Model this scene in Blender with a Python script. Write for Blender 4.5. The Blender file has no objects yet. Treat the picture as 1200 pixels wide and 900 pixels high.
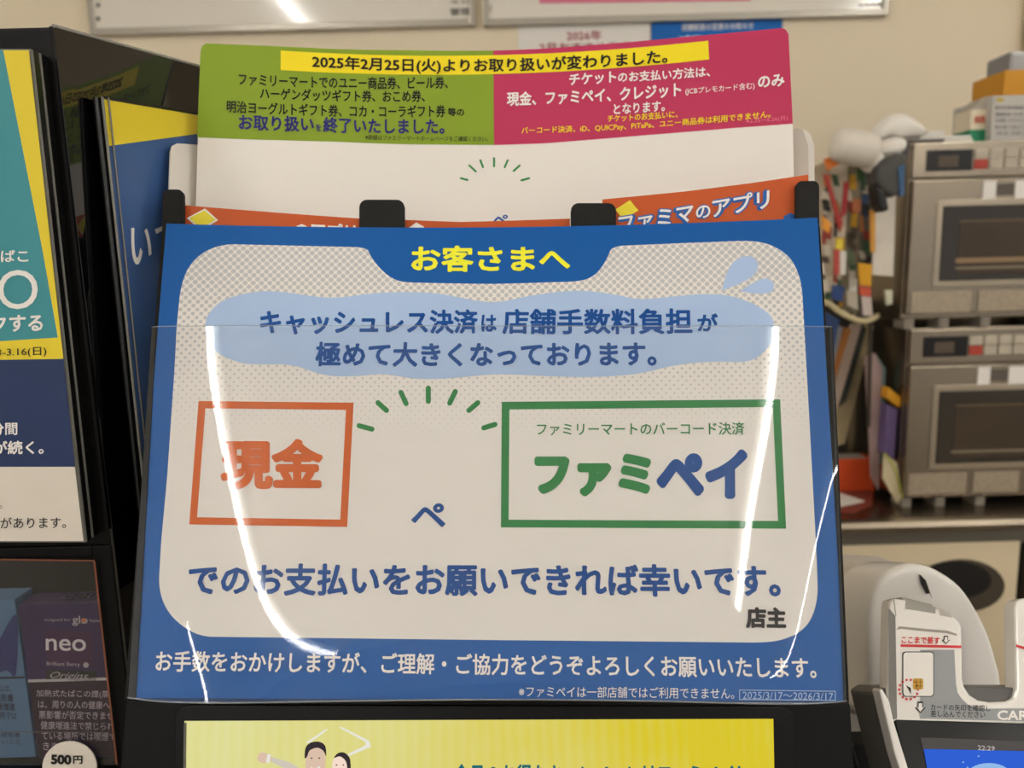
import bpy, bmesh, math, random
from mathutils import Vector, Matrix
random.seed(4)
C = bpy.context.scene.collection
sc = bpy.context.scene
# ---------------------------------------------------------------- camera
CH = 1.38
PITCH, ROLL, F = math.radians(9.0), math.radians(-1.5), 900.0
RC = Matrix.Rotation(math.pi/2-PITCH, 3, 'X') @ Matrix.Rotation(ROLL, 3, 'Z')
RCT = RC.transposed()
EYE = Vector((0, 0, CH))
cd = bpy.data.cameras.new('camera'); cam = bpy.data.objects.new('camera', cd); C.objects.link(cam)
cam.location = EYE; cam.rotation_euler = RC.to_euler()
cd.sensor_width = 36; cd.lens = 27; cd.clip_start = .02; cd.clip_end = 60
cd.dof.use_dof = True; cd.dof.focus_distance = .475; cd.dof.aperture_fstop = 7.5
sc.camera = cam
# ---------------------------------------------------------------- light
w = bpy.data.worlds.new('world'); sc.world = w; w.use_nodes = True
bg = w.node_tree.nodes['Background']; bg.inputs[0].default_value = (1.0, .97, .925, 1); bg.inputs[1].default_value = .42
sc.view_settings.view_transform = 'Standard'; sc.view_settings.look = 'None'
sc.view_settings.exposure = 0.68; sc.view_settings.gamma = 1
TUBE_COL = (1.0, .98, .94); TUBE_E = 26.0
# ---------------------------------------------------------------- helpers
def s2l(c):
    c = c/255.0
    return c/12.92 if c <= .04045 else ((c+.055)/1.055)**2.4
K = 1.12
def lin(rgb, k=K): return tuple(min(.92, s2l(c)*k) for c in rgb)
MATS = {}
def M(name, rgb, rough=.55, metal=0.0, spec=.28, noise=.05, scale=40.0, coat=0.0, bump=0.0):
    if name in MATS: return MATS[name]
    m = bpy.data.materials.new(name); m.use_nodes = True; nt = m.node_tree; b = nt.nodes['Principled BSDF']
    col = lin(rgb)
    tc = nt.nodes.new('ShaderNodeTexCoord'); nz = nt.nodes.new('ShaderNodeTexNoise'); nz.inputs['Scale'].default_value = scale
    nz.inputs['Detail'].default_value = 3
    mx = nt.nodes.new('ShaderNodeMix'); mx.data_type = 'RGBA'
    mx.inputs['A'].default_value = (*[c*(1-noise) for c in col], 1); mx.inputs['B'].default_value = (*[min(1, c*(1+noise)) for c in col], 1)
    nt.links.new(tc.outputs['Object'], nz.inputs['Vector']); nt.links.new(nz.outputs['Fac'], mx.inputs['Factor'])
    nt.links.new(mx.outputs['Result'], b.inputs['Base Color'])
    b.inputs['Roughness'].default_value = rough; b.inputs['Metallic'].default_value = metal
    b.inputs['Specular IOR Level'].default_value = spec; b.inputs['Coat Weight'].default_value = coat
    b.inputs['Coat Roughness'].default_value = .06
    if bump:
        bp = nt.nodes.new('ShaderNodeBump'); bp.inputs['Strength'].default_value = bump; bp.inputs['Distance'].default_value = .0006
        nt.links.new(nz.outputs['Fac'], bp.inputs['Height']); nt.links.new(bp.outputs['Normal'], b.inputs['Normal'])
    MATS[name] = m; return m
def clear_mat(name, tint=(.97,.97,.97), veil=.02, rough=.015, ior=1.49):
    m = bpy.data.materials.new(name); m.use_nodes = True; nt = m.node_tree; nt.nodes.clear()
    o = nt.nodes.new('ShaderNodeOutputMaterial'); t = nt.nodes.new('ShaderNodeBsdfTransparent'); t.inputs[0].default_value = (*tint, 1)
    d = nt.nodes.new('ShaderNodeBsdfDiffuse'); d.inputs[0].default_value = (.8,.8,.8,1)
    g = nt.nodes.new('ShaderNodeBsdfGlossy'); g.inputs['Roughness'].default_value = rough
    fr = nt.nodes.new('ShaderNodeFresnel'); ge = nt.nodes.new('ShaderNodeNewGeometry'); io = nt.nodes.new('ShaderNodeMapRange'); io.inputs['To Min'].default_value = ior; io.inputs['To Max'].default_value = 1/ior
    nt.links.new(ge.outputs['Backfacing'], io.inputs['Value']); nt.links.new(io.outputs[0], fr.inputs['IOR'])   # a thin sheet mirrors the same from both sides
    nz = nt.nodes.new('ShaderNodeTexNoise'); nz.inputs['Scale'].default_value = 14; nz.inputs['Detail'].default_value = 2
    mul = nt.nodes.new('ShaderNodeMath'); mul.operation = 'MULTIPLY'; mul.inputs[1].default_value = veil*2
    nt.links.new(nz.outputs['Fac'], mul.inputs[0])
    a = nt.nodes.new('ShaderNodeMixShader'); nt.links.new(mul.outputs[0], a.inputs[0]); nt.links.new(t.outputs[0], a.inputs[1]); nt.links.new(d.outputs[0], a.inputs[2])
    b = nt.nodes.new('ShaderNodeMixShader'); nt.links.new(fr.outputs[0], b.inputs[0]); nt.links.new(a.outputs[0], b.inputs[1]); nt.links.new(g.outputs[0], b.inputs[2])
    nt.links.new(b.outputs[0], o.inputs[0]); return m
def emit(name, rgb, s=1.0, linear=False):
    m = bpy.data.materials.new(name); m.use_nodes = True; nt = m.node_tree; nt.nodes.clear()
    o = nt.nodes.new('ShaderNodeOutputMaterial'); e = nt.nodes.new('ShaderNodeEmission')
    e.inputs[0].default_value = (*(rgb if linear else [s2l(c) for c in rgb]), 1); e.inputs[1].default_value = s if linear else s*.6
    nt.links.new(e.outputs[0], o.inputs[0]); return m
def P(px, py, d): return EYE + RC @ Vector(((px-600)/F*d, -(py-450)/F*d, -d))
def ray(px, py): return RC @ Vector(((px-600)/F, -(py-450)/F, -1))
def PY(px, py, Y): r = ray(px, py); return EYE + r*(Y/r.y)
def PZ(px, py, Z): r = ray(px, py); return EYE + r*((Z-CH)/r.z)
def proj(p):
    c = RCT @ (p-EYE); return 600+F*c.x/-c.z, 450-F*c.y/-c.z
def link(name, me, mat, parent=None):
    o = bpy.data.objects.new(name, me); C.objects.link(o)
    if mat is not None: me.materials.append(mat)
    if parent is not None:
        o.parent = parent; o.matrix_parent_inverse = Matrix.Translation(-parent.location)
    return o
def tag(o, label, cat, group=None):
    o['label'] = label; o['category'] = cat
    if group: o['group'] = group
    return o
def thing(name, label, cat, loc=(0,0,0), group=None):
    o = bpy.data.objects.new(name, None); C.objects.link(o); o.location = loc; o.empty_display_size = .02
    return tag(o, label, cat, group)
def struct(o): o['kind'] = 'structure'; return o
def mesh_of(bm, smooth=False):
    me = bpy.data.meshes.new('m'); bmesh.ops.recalc_face_normals(bm, faces=bm.faces); bm.to_mesh(me); bm.free()
    if smooth:
        me.polygons.foreach_set('use_smooth', [True]*len(me.polygons))
    return me
def bevel(bm, w, seg=2):
    if w > 0: bmesh.ops.bevel(bm, geom=bm.edges[:], offset=w, segments=seg, affect='EDGES', profile=.7, clamp_overlap=True)
def box(name, lo, hi, mat, parent=None, bev=0.0, rot=None, seg=2):
    bm = bmesh.new(); bmesh.ops.create_cube(bm, size=1)
    lo, hi = Vector(lo), Vector(hi); c, s = (lo+hi)/2, hi-lo
    bmesh.ops.scale(bm, vec=[abs(v) for v in s], verts=bm.verts)
    if rot: bmesh.ops.rotate(bm, matrix=rot, verts=bm.verts)
    bmesh.ops.translate(bm, vec=c, verts=bm.verts); bevel(bm, bev, seg)
    return link(name, mesh_of(bm), mat, parent)
def prism(name, pts, vec, mat, parent=None, bev=0.0, seg=2, smooth=False):
    bm = bmesh.new(); vec = Vector(vec)
    a = [bm.verts.new(p) for p in pts]; b = [bm.verts.new(Vector(p)+vec) for p in pts]; n = len(a)
    bm.faces.new(a); bm.faces.new(b[::-1])
    for i in range(n): bm.faces.new((a[i], b[i], b[(i+1) % n], a[(i+1) % n]))
    bmesh.ops.recalc_face_normals(bm, faces=bm.faces)
    if bev:
        es = [e for e in bm.edges if e.calc_face_angle(0) > .6]
        bmesh.ops.bevel(bm, geom=es, offset=bev, segments=seg, affect='EDGES', profile=.6, clamp_overlap=True)
    return link(name, mesh_of(bm, smooth), mat, parent)
def pbox(name, x0, y0, x1, y1, Y, dep, mat, parent=None, bev=0.0):
    xm, ym = (x0+x1)/2, (y0+y1)/2
    return box(name, (PY(x0, ym, Y).x, Y, PY(xm, y1, Y).z), (PY(x1, ym, Y).x, Y+dep, PY(xm, y0, Y).z), mat, parent, bev)
def tube(name, pts, r, mat, parent=None, closed=False, seg=8):
    cu = bpy.data.curves.new('c', 'CURVE'); cu.dimensions = '3D'; cu.bevel_depth = r; cu.bevel_resolution = 2; cu.use_fill_caps = True
    sp = cu.splines.new('NURBS' if len(pts) > 2 else 'POLY'); sp.points.add(len(pts)-1)
    for q, p in zip(sp.points, pts): q.co = (*p, 1)
    if len(pts) > 2: sp.order_u = 3; sp.use_endpoint_u = True
    sp.use_cyclic_u = closed
    t = bpy.data.objects.new('t', cu); C.objects.link(t); dg = bpy.context.evaluated_depsgraph_get()
    me = bpy.data.meshes.new_from_object(t.evaluated_get(dg)); bpy.data.objects.remove(t)
    me.polygons.foreach_set('use_smooth', [True]*len(me.polygons)); me.materials.clear()
    return link(name, me, mat, parent)
def catmull(pts, n=5):
    o = []; N = len(pts)
    for i in range(N):
        p0, p1, p2, p3 = [Vector(pts[(i+k) % N]) for k in (-1, 0, 1, 2)]
        for k in range(n):
            t = k/n; o.append(tuple(.5*((2*p1)+(p2-p0)*t+(2*p0-5*p1+4*p2-p3)*t*t+(3*p1-p0-3*p2+p3)*t*t*t)))
    return o
def soften(pts, cut):
    for c in (cut, cut*.45, cut*.2):
        o = []
        for i, p in enumerate(pts):
            p, a, b = Vector(p), Vector(pts[i-1]), Vector(pts[(i+1) % len(pts)])
            if (a-p).length < .5 or (b-p).length < .5: o.append(tuple(p)); continue
            o.append(tuple(p+(a-p)*min(.25, c/(a-p).length))); o.append(tuple(p+(b-p)*min(.25, c/(b-p).length)))
        pts = o
    return pts
def rrect(x0, y0, x1, y1, r, n=5):
    o = []
    for cx, cy, a in ((x1-r, y0+r, -90), (x1-r, y1-r, 0), (x0+r, y1-r, 90), (x0+r, y0+r, 180)):
        for k in range(n+1):
            t = math.radians(a+90*k/n); o.append((cx+r*math.cos(t), cy+r*math.sin(t)))
    return o
def circle(cx, cy, rx, ry=None, n=24):
    ry = rx if ry is None else ry
    return [(cx+rx*math.cos(2*math.pi*k/n), cy+ry*math.sin(2*math.pi*k/n)) for k in range(n)]
class Sheet:
    """a curved rectangular surface; pixels of the photograph are traced onto it once, when it is built"""
    def __init__(s, TL, TR, BR, BL, bow=None):
        s.c = (TL, TR, BR, BL); s.bow = bow; n = (TR-TL).cross(BL-TL).normalized()
        s.n = n if n.y < 0 else -n; s.W = (TR-TL).length; s.H = (BL-TL).length
    def S(s, u, v):
        TL, TR, BR, BL = s.c; p = TL*(1-u)*(1-v)+TR*u*(1-v)+BR*u*v+BL*(1-u)*v
        return p + s.n*s.bow(u, v) if s.bow else p
    def N(s, u, v):
        e = 1e-3; n = (s.S(u+e, v)-s.S(u-e, v)).cross(s.S(u, v+e)-s.S(u, v-e)).normalized()
        return n if n.y < 0 else -n
    def uv(s, px, py):
        u = v = .5; e = 1e-4
        for _ in range(8):
            a = proj(s.S(u, v)); b = proj(s.S(u+e, v)); c = proj(s.S(u, v+e))
            j11, j21, j12, j22 = (b[0]-a[0])/e, (b[1]-a[1])/e, (c[0]-a[0])/e, (c[1]-a[1])/e
            D = j11*j22-j12*j21; rx, ry = px-a[0], py-a[1]
            u += (j22*rx-j12*ry)/D; v += (-j21*rx+j11*ry)/D
        return u, v
    def lift(s, bm, off):
        uvl = None
        for vt in bm.verts:
            u, v = vt.co.x/s.W, -vt.co.y/s.H; vt.co = s.S(u, v)+s.N(u, v)*off
    def poly(s, name, px, mat, layer=1, parent=None, thick=0.0, step=.02, uvs=False, raw=False):
        bm = bmesh.new(); q = px if raw else [s.uv(*p) for p in px]
        f = bm.faces.new([bm.verts.new((u*s.W, -v*s.H, 0)) for u, v in q])
        bmesh.ops.triangulate(bm, faces=[f], ngon_method='EAR_CLIP')
        if s.bow:
            xs = [v.co.x for v in bm.verts]; ys = [v.co.y for v in bm.verts]
            for ax, lo, hi in ((0, min(xs), max(xs)), (1, min(ys), max(ys))):
                k = math.floor(lo/step)+1
                while k*step < hi:
                    co = [0, 0, 0]; co[ax] = k*step; no = [0, 0, 0]; no[ax] = 1
                    bmesh.ops.bisect_plane(bm, geom=bm.verts[:]+bm.edges[:]+bm.faces[:], plane_co=co, plane_no=no); k += 1
        if uvs:
            L = bm.loops.layers.uv.new('UVMap')
            for f in bm.faces:
                for lp in f.loops: lp[L].uv = (lp.vert.co.x, lp.vert.co.y)
        s.lift(bm, layer*.00018)
        for f in bm.faces:
            f.normal_update()
            if f.normal.dot(s.n) < 0: f.normal_flip()
        if thick:
            nb = [(v, s.n*thick) for v in bm.verts]
            r = bmesh.ops.extrude_face_region(bm, geom=bm.faces[:])
            bmesh.ops.translate(bm, vec=-s.n*thick, verts=[g for g in r['geom'] if isinstance(g, bmesh.types.BMVert)])
            bmesh.ops.recalc_face_normals(bm, faces=bm.faces)
        me = bpy.data.meshes.new('m'); bm.to_mesh(me); bm.free()
        if s.bow and not thick: me.polygons.foreach_set('use_smooth', [True]*len(me.polygons))
        return link(name, me, mat, parent)
    def text(s, body, x0, y0, x1, y1, h, mat, layer=2, parent=None, bold=.012, name='lettering', shear=0.0, flip=False, tight=1.0):
        me = textmesh(body, bold, shear); bm = bmesh.new(); bm.from_mesh(me)
        xs = [v.co.x for v in bm.verts]; ys = [v.co.y for v in bm.verts]
        ax, bx, ay, by = min(xs), max(xs), min(ys), max(ys)
        a, b = Vector(s.uv(x0, y0)), Vector(s.uv(x1, y1))
        t = Vector(s.uv((x0+x1)/2, (y0+y1)/2-h/2))-Vector(s.uv((x0+x1)/2, (y0+y1)/2+h/2))
        for v in bm.verts:
            fx = (v.co.x-ax)/(bx-ax); fy = (v.co.y-ay)/(by-ay)-.5
            if flip: fy = -fy
            q = a+(b-a)*fx+t*fy; v.co = s.S(q.x, q.y)+s.n*(layer*.00018+v.co.z*.000008)
        for f in bm.faces:
            f.normal_update()
            if f.normal.dot(s.n) < 0: f.normal_flip()
        m2 = bpy.data.meshes.new('m'); bm.to_mesh(m2); bm.free(); m2.materials.clear()
        return link(name, m2, mat, parent)
    def stroke(s, p0, p1, w, mat, layer=2, parent=None, name='mark', cap=True):
        a, b = Vector(p0), Vector(p1); d = (b-a).normalized(); n = Vector((-d.y, d.x)); o = []
        if cap:
            for k in range(7): t = math.pi*k/6; o.append(b+n*w/2*math.cos(t)+d*w/2*math.sin(t))
            for k in range(7): t = math.pi*k/6; o.append(a-n*w/2*math.cos(t)-d*w/2*math.sin(t))
        else: o = [a+n*w/2, b+n*w/2, b-n*w/2, a-n*w/2]
        return s.poly(name, [tuple(p) for p in o], mat, layer, parent)
    def frame(s, pts, w, mat, layer=2, parent=None, name='box_outline'):
        """closed outline of width w px inside the given corners, one mesh"""
        c = Vector((sum(p[0] for p in pts)/len(pts), sum(p[1] for p in pts)/len(pts))); n = len(pts); bm = bmesh.new()
        P_ = [Vector(p) for p in pts]; inn = []
        for i in range(n):
            p, q, r = P_[i-1], P_[i], P_[(i+1) % n]; d1, d2 = (q-p).normalized(), (r-q).normalized()
            n1, n2 = Vector((-d1.y, d1.x)), Vector((-d2.y, d2.x))
            if n1.dot(c-q) < 0: n1 = -n1
            if n2.dot(c-q) < 0: n2 = -n2
            m = (n1+n2).normalized(); inn.append(q+m*w/max(.3, m.dot(n1)))
        SUB = 12 if n == 4 else 1
        ring = []
        for A in (P_, inn):
            rr = []
            for i in range(n):
                for k in range(SUB): rr.append(A[i].lerp(A[(i+1) % n], k/SUB))
            ring.append(rr)
        V = []
        for rr in ring:
            row = []
            for p in rr:
                u, v = s.uv(*p); row.append(bm.verts.new(s.S(u, v)+s.n*layer*.00018))
            V.append(row)
        L = len(V[0])
        for i in range(L): bm.faces.new((V[0][i], V[0][(i+1) % L], V[1][(i+1) % L], V[1][i]))
        return link(name, mesh_of(bm), mat, parent)
_tc = {}
def textmesh(body, bold, shear):
    k = (body, bold, shear)
    if k in _tc: return _tc[k]
    c = bpy.data.curves.new('t', 'FONT'); c.body = body; c.resolution_u = 4 if len(body) < 4 else 2; c.shear = shear
    o = bpy.data.objects.new('t', c); C.objects.link(o); dg = bpy.context.evaluated_depsgraph_get()
    me = bpy.data.meshes.new_from_object(o.evaluated_get(dg)); bpy.data.objects.remove(o)
    if bold > .004:                       # heavier weight: the strokes are widened by overlaying shifted outlines
        n = 14 if bold > .05 else 10 if bold > .035 else (8 if bold > .018 else 4); co = [v.co.copy() for v in me.vertices]; fs = [tuple(p.vertices) for p in me.polygons]
        V, Fc = [], []
        for q in range(n):
            a = 2*math.pi*(q+.5)/n; b = len(V); V += [(x.x+bold*math.cos(a), x.y+bold*math.sin(a), 0) for x in co]; Fc += [tuple(i+b for i in f) for f in fs]; V[b:] = [(p[0], p[1], q) for p in V[b:]]
        me = bpy.data.meshes.new('t'); me.from_pydata(V, [], Fc)
    _tc[k] = me
    return me
# ---------------------------------------------------------------- materials
wall_m = M('wall_paint', (226,212,186), .8, noise=.02, scale=3, bump=.1)
white_card = M('white_card', (226,221,214), .6, noise=.01)
black_plastic = M('black_plastic', (9,8,8), .42, noise=.15, scale=300, bump=.15, spec=.16)
black_gloss = M('black_gloss_acrylic', (4,4,5), .03, noise=.1, spec=.65)
black_felt = M('black_textured_metal', (22,21,20), .7, spec=.3, noise=.5, scale=900, bump=.6)
steel = M('brushed_steel', (134,123,108), .27, metal=.95, noise=.16, scale=7)
steel_dark = M('steel_dark', (92,86,78), .4, metal=.8, noise=.1)
cream_panel = M('cream_laminate', (205,190,160), .5, noise=.02)
acryl = clear_mat('clear_acrylic')
acryl_dark = clear_mat('clear_acrylic_door', (.9,.9,.9), .006)
edge_m = M('acrylic_edge', (120,118,112), .25, noise=.1)
# ---------------------------------------------------------------- room
def plane_box(name, lo, hi, mat): return struct(box(name, lo, hi, mat))
WY = 2.12
plane_box('wall_back', (-5, WY, 0), (3.2, WY+.1, 2.7), wall_m)
plane_box('wall_right', (PY(1194, 60, WY).x+.02, 1.2, 0), (PY(1194, 60, WY).x+.12, WY, 2.7), wall_m) if False else None
plane_box('floor', (-5, -9, -.05), (5, 3, 0), M('floor_tile', (150,140,125), .35, noise=.05, scale=2))
plane_box('ceiling', (-5, -13, 2.70), (5, 3, 2.75), M('ceiling_paint', (225,220,210), .8, noise=.01))
colm = struct(box('trim_1', (PY(1196, 60, WY).x, WY-.03, 0), (PY(1196, 60, WY).x+.4, WY, 2.7), M('corner_trim', (176,160,132), .6)))
def ceiling_light(x, y0, y1, label, e=TUBE_E, w_=.045):
    t = thing('ceiling_light', label, 'light', (x, (y0+y1)/2, 2.70), 'ceiling tube lights')
    box('housing', (x-.07, y0-.03, 2.672), (x+.07, y1+.03, 2.70), M('lamp_housing', (225,222,215), .4), t, .004)
    bm = bmesh.new(); r = bmesh.ops.create_cone(bm, cap_ends=True, segments=16, radius1=w_/2, radius2=w_/2, depth=y1-y0)
    bmesh.ops.rotate(bm, matrix=Matrix.Rotation(math.pi/2, 3, 'X'), verts=bm.verts); bmesh.ops.translate(bm, vec=(x, (y0+y1)/2, 2.672-w_/2-.004), verts=bm.verts)
    link('fluorescent_tube', mesh_of(bm), MATS.setdefault('tube', emit('tube_glow', TUBE_COL, e, True)), t)
    return t
ceiling_light(-1.40, -11.5, -1.3, 'long row of ceiling tubes over the aisle, left')
ceiling_light(1.30, -4.8, -1.3, 'shorter row of ceiling tubes over the aisle, right')
ceiling_light(-1.05, -.35, .9, 'short ceiling tube just over the till, left')
ceiling_light(1.9, -.35, .9, 'added unseen ceiling tube over the till, right, to light the wall')  # added tube, out of view, put in to brighten the back wall
ceiling_light(3.5, -11.5, -1.3, 'far right row of ceiling tubes over the shelves')
ceiling_light(-3.5, -11.5, -5.0, 'far left row of ceiling tubes over the shelves')
# near counter and back counter
nc = tag(box('till_counter', (-1.2, .22, .74), (1.2, .95, .78), M('counter_top', (60,57,54), .4, noise=.08)), 'dark till counter that carries the sign stand and card reader', 'counter')
struct(nc)
CY = 1.50; CZ = PY(1100, 606, CY).z
bc = thing('back_counter', 'stainless steel back counter under the two ovens', 'counter', (.9, 1.8, 0))
prof = [(CY, CZ), (CY-.012, CZ-.004), (CY-.016, CZ-.014), (CY-.012, CZ-.026), (CY, CZ-.03), (WY-.002, CZ-.03), (WY-.002, CZ)]
prism('worktop', [(PY(700, 600, CY).x, y, z) for y, z in prof], (2.0, 0, 0), steel, bc)
x0 = PY(700, 700, CY).x; xd = PY(1191, 720, CY).x
box('carcass', (x0, CY+.03, .02), (x0+2, WY-.01, CZ-.031), M('dark_carcass', (52,48,44), .6), bc)
box('rail', (x0, CY+.008, CZ-.062), (x0+2, CY+.03, CZ-.032), M('dark_rail', (92,86,76), .5), bc)
dr = box('door', (PY(800, 700, CY).x, CY+.005, .1), (xd, CY+.028, PY(1100, 638, CY).z), cream_panel, bc, .003)
box('door', (xd+.02, CY+.005, .1), (xd+.5, CY+.028, PY(1100, 638, CY).z), M('dark_door', (70,62,52), .5), bc, .003)
kc = [PY(*p, CY+.001) for p in circle(1128, 687, 50, 31, 28)]
hd = prism('handle', kc, (0, .006, 0), M('black_handle', (66,58,48), .35), dr, .0015)
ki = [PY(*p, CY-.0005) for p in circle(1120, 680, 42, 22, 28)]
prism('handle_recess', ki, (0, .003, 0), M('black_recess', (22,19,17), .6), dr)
# ---------------------------------------------------------------- wall boards and notices
board_m = M('white_board_enamel', (224,218,206), .12, noise=.01, coat=.4)
alu = M('aluminium_frame', (168,162,150), .35, metal=.5)
for (xa, xb, ya, yb, lab) in ((108, 553, 34, 25, 'white wall board on the left, reflecting a ceiling lamp'), (569, 1037, 22, 14, 'white wall board on the right with a pink strip')):
    a, b = PY(xa, ya, WY-.02), PY(xb, yb, WY-.02); z0 = (a.z+b.z)/2
    t = thing('white_board', lab, 'board', ((a.x+b.x)/2, WY, z0))
    box('panel', (a.x, WY-.016, z0), (b.x, WY-.001, z0+.42), board_m, t)
    box('frame_rail', (a.x-.004, WY-.022, z0-.012), (b.x+.004, WY-.001, z0+.004), alu, t, .002)
    box('frame_rail', (a.x-.004, WY-.022, z0+.42), (b.x+.004, WY-.001, z0+.436), alu, t, .002)
    for x in (a.x-.006, b.x-.006): box('frame_stile', (x, WY-.023, z0-.012), (x+.014, WY-.001, z0+.436), alu, t, .002)
    bs = Sheet(PY(xa, -60, WY-.017), PY(xb, -60, WY-.017), PY(xb, yb, WY-.017), PY(xa, ya, WY-.017))
    tx = M('grey_print', (120,116,110), .6)
    if xa > 300:
        bs.poly('pink_strip', [(632,-30),(880,-30),(880,1),(632,4)], M('pink_strip', (214,120,146), .5), 1, t)
        bs.text('全店共通', 1005, 6, 1034, 5, 5, tx, 1, t)
        bs.text('I 8', 572, 10, 576, 10, 9, tx, 1, t)
    else:
        bs.text('本社', 527, 2, 552, 2, 5, tx, 1, t); bs.text('管理', 527, 14, 552, 13, 9, tx, 1, t, .04)
        for y in (8, 24): bs.poly('screw', circle(115, y-2, 3, n=10), tx, 1, t)
ns = Sheet(PY(606, 26, WY-.003), PY(762, 24, WY-.003), PY(762, 180, WY-.003), PY(606, 180, WY-.003))
t = thing('wall_notice', 'white notice with dark red print taped to the wall', 'notice', PY(684, 100, WY))
ns.poly('paper', [(607,28),(761,26),(761,190),(607,190)], white_card, 0, t, .001)
red_p = M('dark_red_print', (150,52,60), .6)
ns.text('2026年', 664, 42, 705, 41, 12, red_p, 2, t, .02); ns.text('2月おすすめ商品', 632, 56, 740, 55, 12, red_p, 2, t, .03)
t = thing('wall_notice', 'blue notice with white print taped to the wall', 'notice', PY(840, 100, WY))
blue_n = M('blue_notice', (22,100,178), .6)
ns.poly('paper', [(763,24),(917,21),(917,190),(763,190)], blue_n, 0, t, .001)
ns.text('店舗取扱の変更のお知らせ', 799, 32, 883, 30, 8, white_card, 2, t, .02); ns.text('ご案内', 795, 47, 840, 46, 10, white_card, 2, t, .03)
# ---------------------------------------------------------------- ovens
def oven(label, x0, y0, x1, y1, lower):
    """pixel box of the visible front; the oven goes on past the frame"""
    Y = 1.56; a = PY(x0, y0, Y); zt = a.z; zb = PY(x0+60, y1, Y).z; xl = (PY(x0, (y0+y1)/2, Y)).x; xr = xl+.51; D = .42
    t = thing('microwave_oven', label, 'oven', (xl+.25, Y+.2, zb), 'microwave ovens on the back counter')
    H = zt-zb; ft = .018
    box('casing', (xl, Y+.012, zb+ft), (xr, Y+D, zt), steel, t, .004)
    pz = zt-H*.19
    box('control_panel', (xl+.002, Y, pz), (xr-.002, Y+.013, zt-.002), steel, t, .003)
    dp = box('display', (xl+.028, Y-.002, pz+H*.035), (xl+.118, Y+.002, zt-H*.045), M('oven_display', (22,19,17), .3), t, .001)
    box('digits', (xl+.05, Y-.0026, pz+H*.055), (xl+.09, Y-.0018, zt-H*.075), M('oven_digits', (84,72,60), .5), dp)
    bw = .026
    for i in range(8):
        bx = xl+.122+i*(bw+.004)
        for j in range(2):
            z1 = zt-H*.045-j*H*.055
            box('button', (bx, Y-.003, z1-H*.048), (bx+bw, Y+.001, z1), M('red_key', (168,62,48), .5) if (i == 0 and j == 1) else M('ivory_key', (178,168,150), .5), t, .001)
    do = box('door', (xl+.002, Y-.006, zb+ft+.012), (xr-.002, Y+.012, pz-.004), steel, t, .004)
    wx0, wx1 = xl+.062, xr-.04; wz0, wz1 = zb+ft+H*.21, pz-H*.15
    box('window_surround', (wx0-.012, Y-.0085, wz0-.012), (wx1+.012, Y-.004, wz1+.012), M('bright_steel', (158,146,128), .3, metal=.8), do, .003)
    box('window_pane', (wx0, Y-.0105, wz0), (wx1, Y-.006, wz1), M('smoked_glass', (44,37,28), .12, coat=.5), do, .002)
    cx_, cz_ = (wx1-wx0), (wz1-wz0)
    box('cavity_panel', (wx0+.035, Y-.0109, wz0+.012), (wx1-.03, Y-.0103, wz1-.03), M('cavity_brown', (62,50,36) if lower else (70,56,40), .35, noise=.35, scale=9), do)
    box('cavity_edge', (wx0+.033, Y-.0110, wz1-.032), (wx1-.03, Y-.0103, wz1-.029), M('cavity_edge_tan', (104,88,66), .4), do)
    box('rack_shine', (wx0+.03, Y-.0112, wz0+.022), (wx1-.04, Y-.0102, wz0+.028), M('rack_shine_tan', (120,108,88), .4), do)  # shine of the rack, painted as a pale bar on the pane
    if not lower: box('rack_shine', (wx0+.03, Y-.0112, wz0+.035), (wx0+.19, Y-.0102, wz0+.045), M('tray_glow_tan', (136,112,84), .4), do)  # glow of the tray, painted as a tan bar on the pane
    box('badge', (xl+.14, Y-.0075, pz-H*.12), (xl+.165, Y-.0055, pz-H*.025), white_card, do)
    box('badge', (xl+.168, Y-.0075, pz-H*.10), (xl+.20, Y-.0055, pz-H*.04), M('badge_dark', (88,80,72), .5), do)
    box('badge', (xl+.203, Y-.0075, pz-H*.12), (xl+.26, Y-.0055, pz-H*.025), white_card, do)
    for i, (u0, u1) in enumerate(((.01, .13), (.145, .24), (.255, .35))):
        box('name_plate', (xl+u0, Y-.008, zb+ft+H*.04), (xl+u1, Y-.0055, zb+ft+H*.155), M('plate_steel', (158,144,124), .45, metal=.4, noise=.3, scale=180), do)
    for fx in (xl+.004, xl+.075, xl+.16, xr-.04): box('foot', (fx, Y+.004, zb), (fx+.02, Y+.05, zb+ft+.002), M('foot_grey', (128,120,108), .4), t, .002)
    for fx in (xl+.004, xr-.04): box('foot', (fx, Y+D-.06, zb), (fx+.02, Y+D-.02, zb+ft+.002), M('foot_grey', (128,120,108), .4), t, .002)
    return t, (xl, xr, Y, zb, zt, D)
ov2, o2 = oven('lower microwave oven, standing on the steel counter', 1061, 392, 1200, 600, True)
ov1, o1 = oven('upper microwave oven, stacked under the white carton', 1064, 173, 1200, 390, False)
# drop the two ovens so they rest exactly on the counter / on each other
dz = CZ-o2[3]; ov2.location.z += dz
dz1 = (o2[4]+dz)-o1[3]; ov1.location.z += dz1
OT = o1[4]+dz1                      # top of the upper oven
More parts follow.
